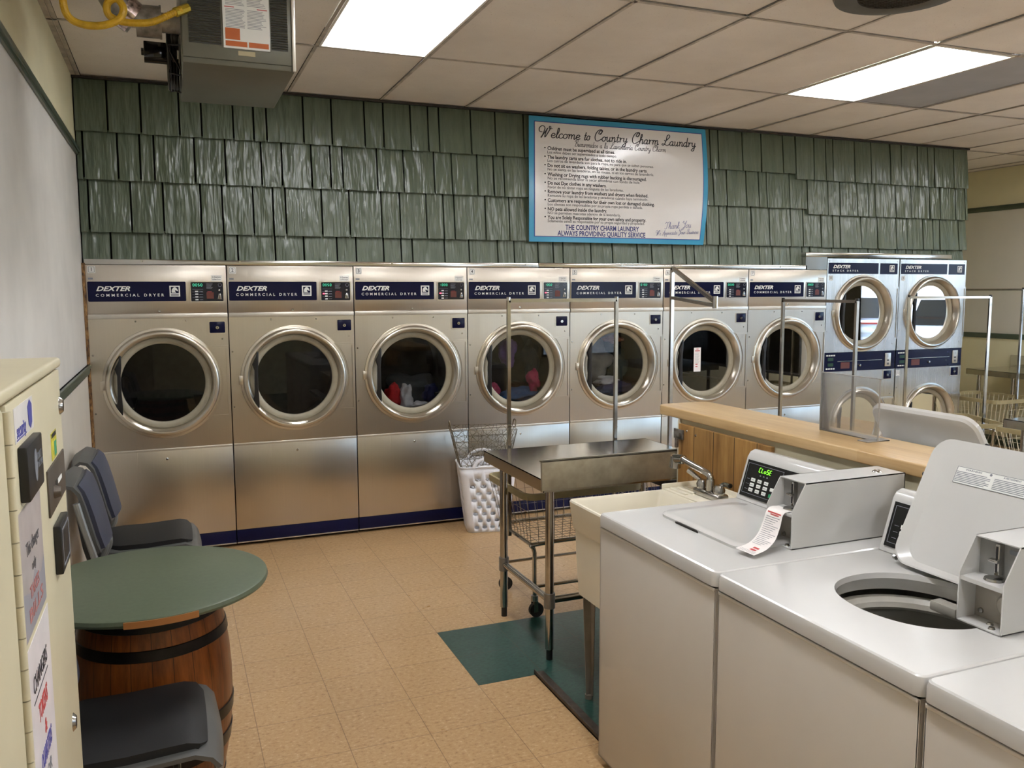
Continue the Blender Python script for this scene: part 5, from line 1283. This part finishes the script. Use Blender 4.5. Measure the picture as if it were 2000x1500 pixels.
    if coin:
        y0 = .318; x0, x1 = .483, .598; yb_ = .755; th = .003
        pf = [(y0, .916), (y0, 1.030), (y0 + .048, 1.112), (yb_, 1.112), (yb_, .916)]
        b = B().prism(pf, 'x', x0, x0 + th).prism(pf, 'x', x1 - th, x1)
        b.box(x0, x1, y0 + .048, yb_, 1.109, 1.112).box(x0, x1, yb_ - .003, yb_, .916, 1.112).box(x0, x1, y0, yb_, .9155, .9185)
        b.box(x0 + th, x1 - th, y0 + .003, y0 + .10, 1.012, 1.022)
        cb = mk('coin_box', b, PAINTW, t)
        mk('coin_mechanism', B().box(x0 + th, x1 - th, y0 + .062, y0 + .072, 1.022, 1.109), plain('coin_panel_grey', rgb(140, 140, 138), .4), cb)
        xm = (x0 + x1) / 2 + .002
        mk('coin_slide', B().box(xm - .006, xm + .006, y0 + .045, y0 + .062, 1.032, 1.105, .002).lathe([(0, 1.028), (.020, 1.028), (.022, 1.023), (0, 1.0225)], 'z', (xm, y0 + .040, 0), 20).box(xm - .016, xm + .008, y0 + .035, y0 + .05, 1.062, 1.070, .002), CHROME, cb)
        mk('coin_slot', B().box(xm - .002, xm + .002, y0 + .0435, y0 + .045, 1.04, 1.10), BLACK, cb)
        mk('badge', B().plate(rrect(xm + .018, xm + .044, 1.086, 1.096, .004, 3), [], 'y', y0 + .0605, y0 + .0615), GREYP, cb)
        mk('vault_door', B().box(x0 + th, x1 - th, y0 + .055, y0 + .06, .919, 1.012), plain('vault_grey', rgb(160, 154, 144), .4, .4), cb)
        mk('vault_lock', B().lathe([(.0, -.006), (.012, -.006), (.022, -.005), (.026, -.001), (.028, 0)], 'y', (x0 + .085, y0 + .055, .966), 28).mat(1).box(x0 + .082, x0 + .088, y0 + .0480, y0 + .0488, .958, .974), [plain('lock_face', rgb(190, 184, 172), .3, .5), BLACK], cb)
        for x, z in ((x0 + .02, .935), (x0 + .025, 1.005)): mk('rivet', B().lathe([(0, -.005), (.006, -.004), (.007, 0)], 'y', (x, y0 + .055, z), 12), CHROME, cb)
        mk('top_key', B().lathe([(0, 1.118), (.008, 1.118), (.014, 1.114), (.015, 1.112)], 'z', (xm + .01, yb_ - .07, 0), 18), CHROME, cb)
        for yy in (y0 + .015, y0 + .035): mk('bolt', B().lathe([(0, .924), (.006, .923), (.008, .9185)], 'z', (x1 - .02 - (yy - y0), yy, 0), 12), CHROME, cb)
    return t
RZ = -pi / 2
WS = ['white washing machine beside the cream tub, lid closed, display reading CLOSE', 'white washing machine with its lid standing open and basket showing', 'white washing machine in the bottom right corner, nearest the camera']
make_washer(WS[0], (1.818, -3.205, 0), RZ)
make_washer(WS[1], (1.818, -3.887, 0), RZ, True)
make_washer(WS[2], (1.818, -4.569, 0), RZ, disp='0050')
make_washer('white washing machine behind the counter, only its console top showing', (3.72, -3.115, 0), pi / 2, coin=False, group='white washers standing behind the wooden counter')
make_washer('white washing machine behind the counter with its lid raised', (3.72, -3.797, 0), pi / 2, True, coin=False, lean=33, group='white washers standing behind the wooden counter')
# repair tag lying from the coin box over the lid of washer 1
t = thing('paper_receipt', 'curling white repair tag hanging from the coin box of the closed washer', 'paper tag', (0, 0, 0))
pa = [Vector((2.172, -3.700, 1.0225)), Vector((2.128, -3.705, 1.0215)), Vector((2.105, -3.712, .985)), Vector((2.075, -3.725, .952)), Vector((2.03, -3.742, .934)), Vector((1.972, -3.757, .9295))]
pb = [Vector((2.172, -3.778, 1.0225)), Vector((2.128, -3.778, 1.0215)), Vector((2.108, -3.786, .985)), Vector((2.080, -3.800, .952)), Vector((2.035, -3.818, .934)), Vector((1.978, -3.834, .9285))]
A_, B_ = bend(pa, 5), bend(pb, 5)
def strip(b, f0, f1, u0, u1, off):
    t_ = bmesh.new(); n = len(A_) - 1; i0, i1 = f0 * n, f1 * n; m = max(1, int(i1 - i0) + 1); pv = None
    for k in range(m + 1):
        f = i0 + (i1 - i0) * k / m; i = min(n - 1, int(f)); g = f - i
        a = A_[i].lerp(A_[i + 1], g); c = B_[i].lerp(B_[i + 1], g); d = (A_[i + 1] - A_[i]); nn = d.cross(c - a).normalized()
        if nn.z < 0: nn = -nn
        va = t_.verts.new(a.lerp(c, u0) + nn * off); vb = t_.verts.new(a.lerp(c, u1) + nn * off)
        if pv: t_.faces.new((pv[0], va, vb, pv[1]))
        pv = (va, vb)
    b._add(t_)
b = B(); strip(b, 0, 1, 0, 1, 0); mk('sheet', b, PAPER, t)
b = B(); strip(b, .24, .26, .1, .9, .0006); strip(b, .27, .285, .3, .8, .0006); strip(b, .83, .86, .45, .75, .0006); strip(b, .875, .905, .45, .75, .0006); mk('red_print', b, REDP, t)
b = B()
for k in range(16): strip(b, .31 + k * .03, .317 + k * .03, .1, .9 - .1 * (k % 4), .0006)
for k in range(3): strip(b, .925 + k * .022, .93 + k * .022, .1, .9, .0006)
mk('grey_print', b, GREYP, t)
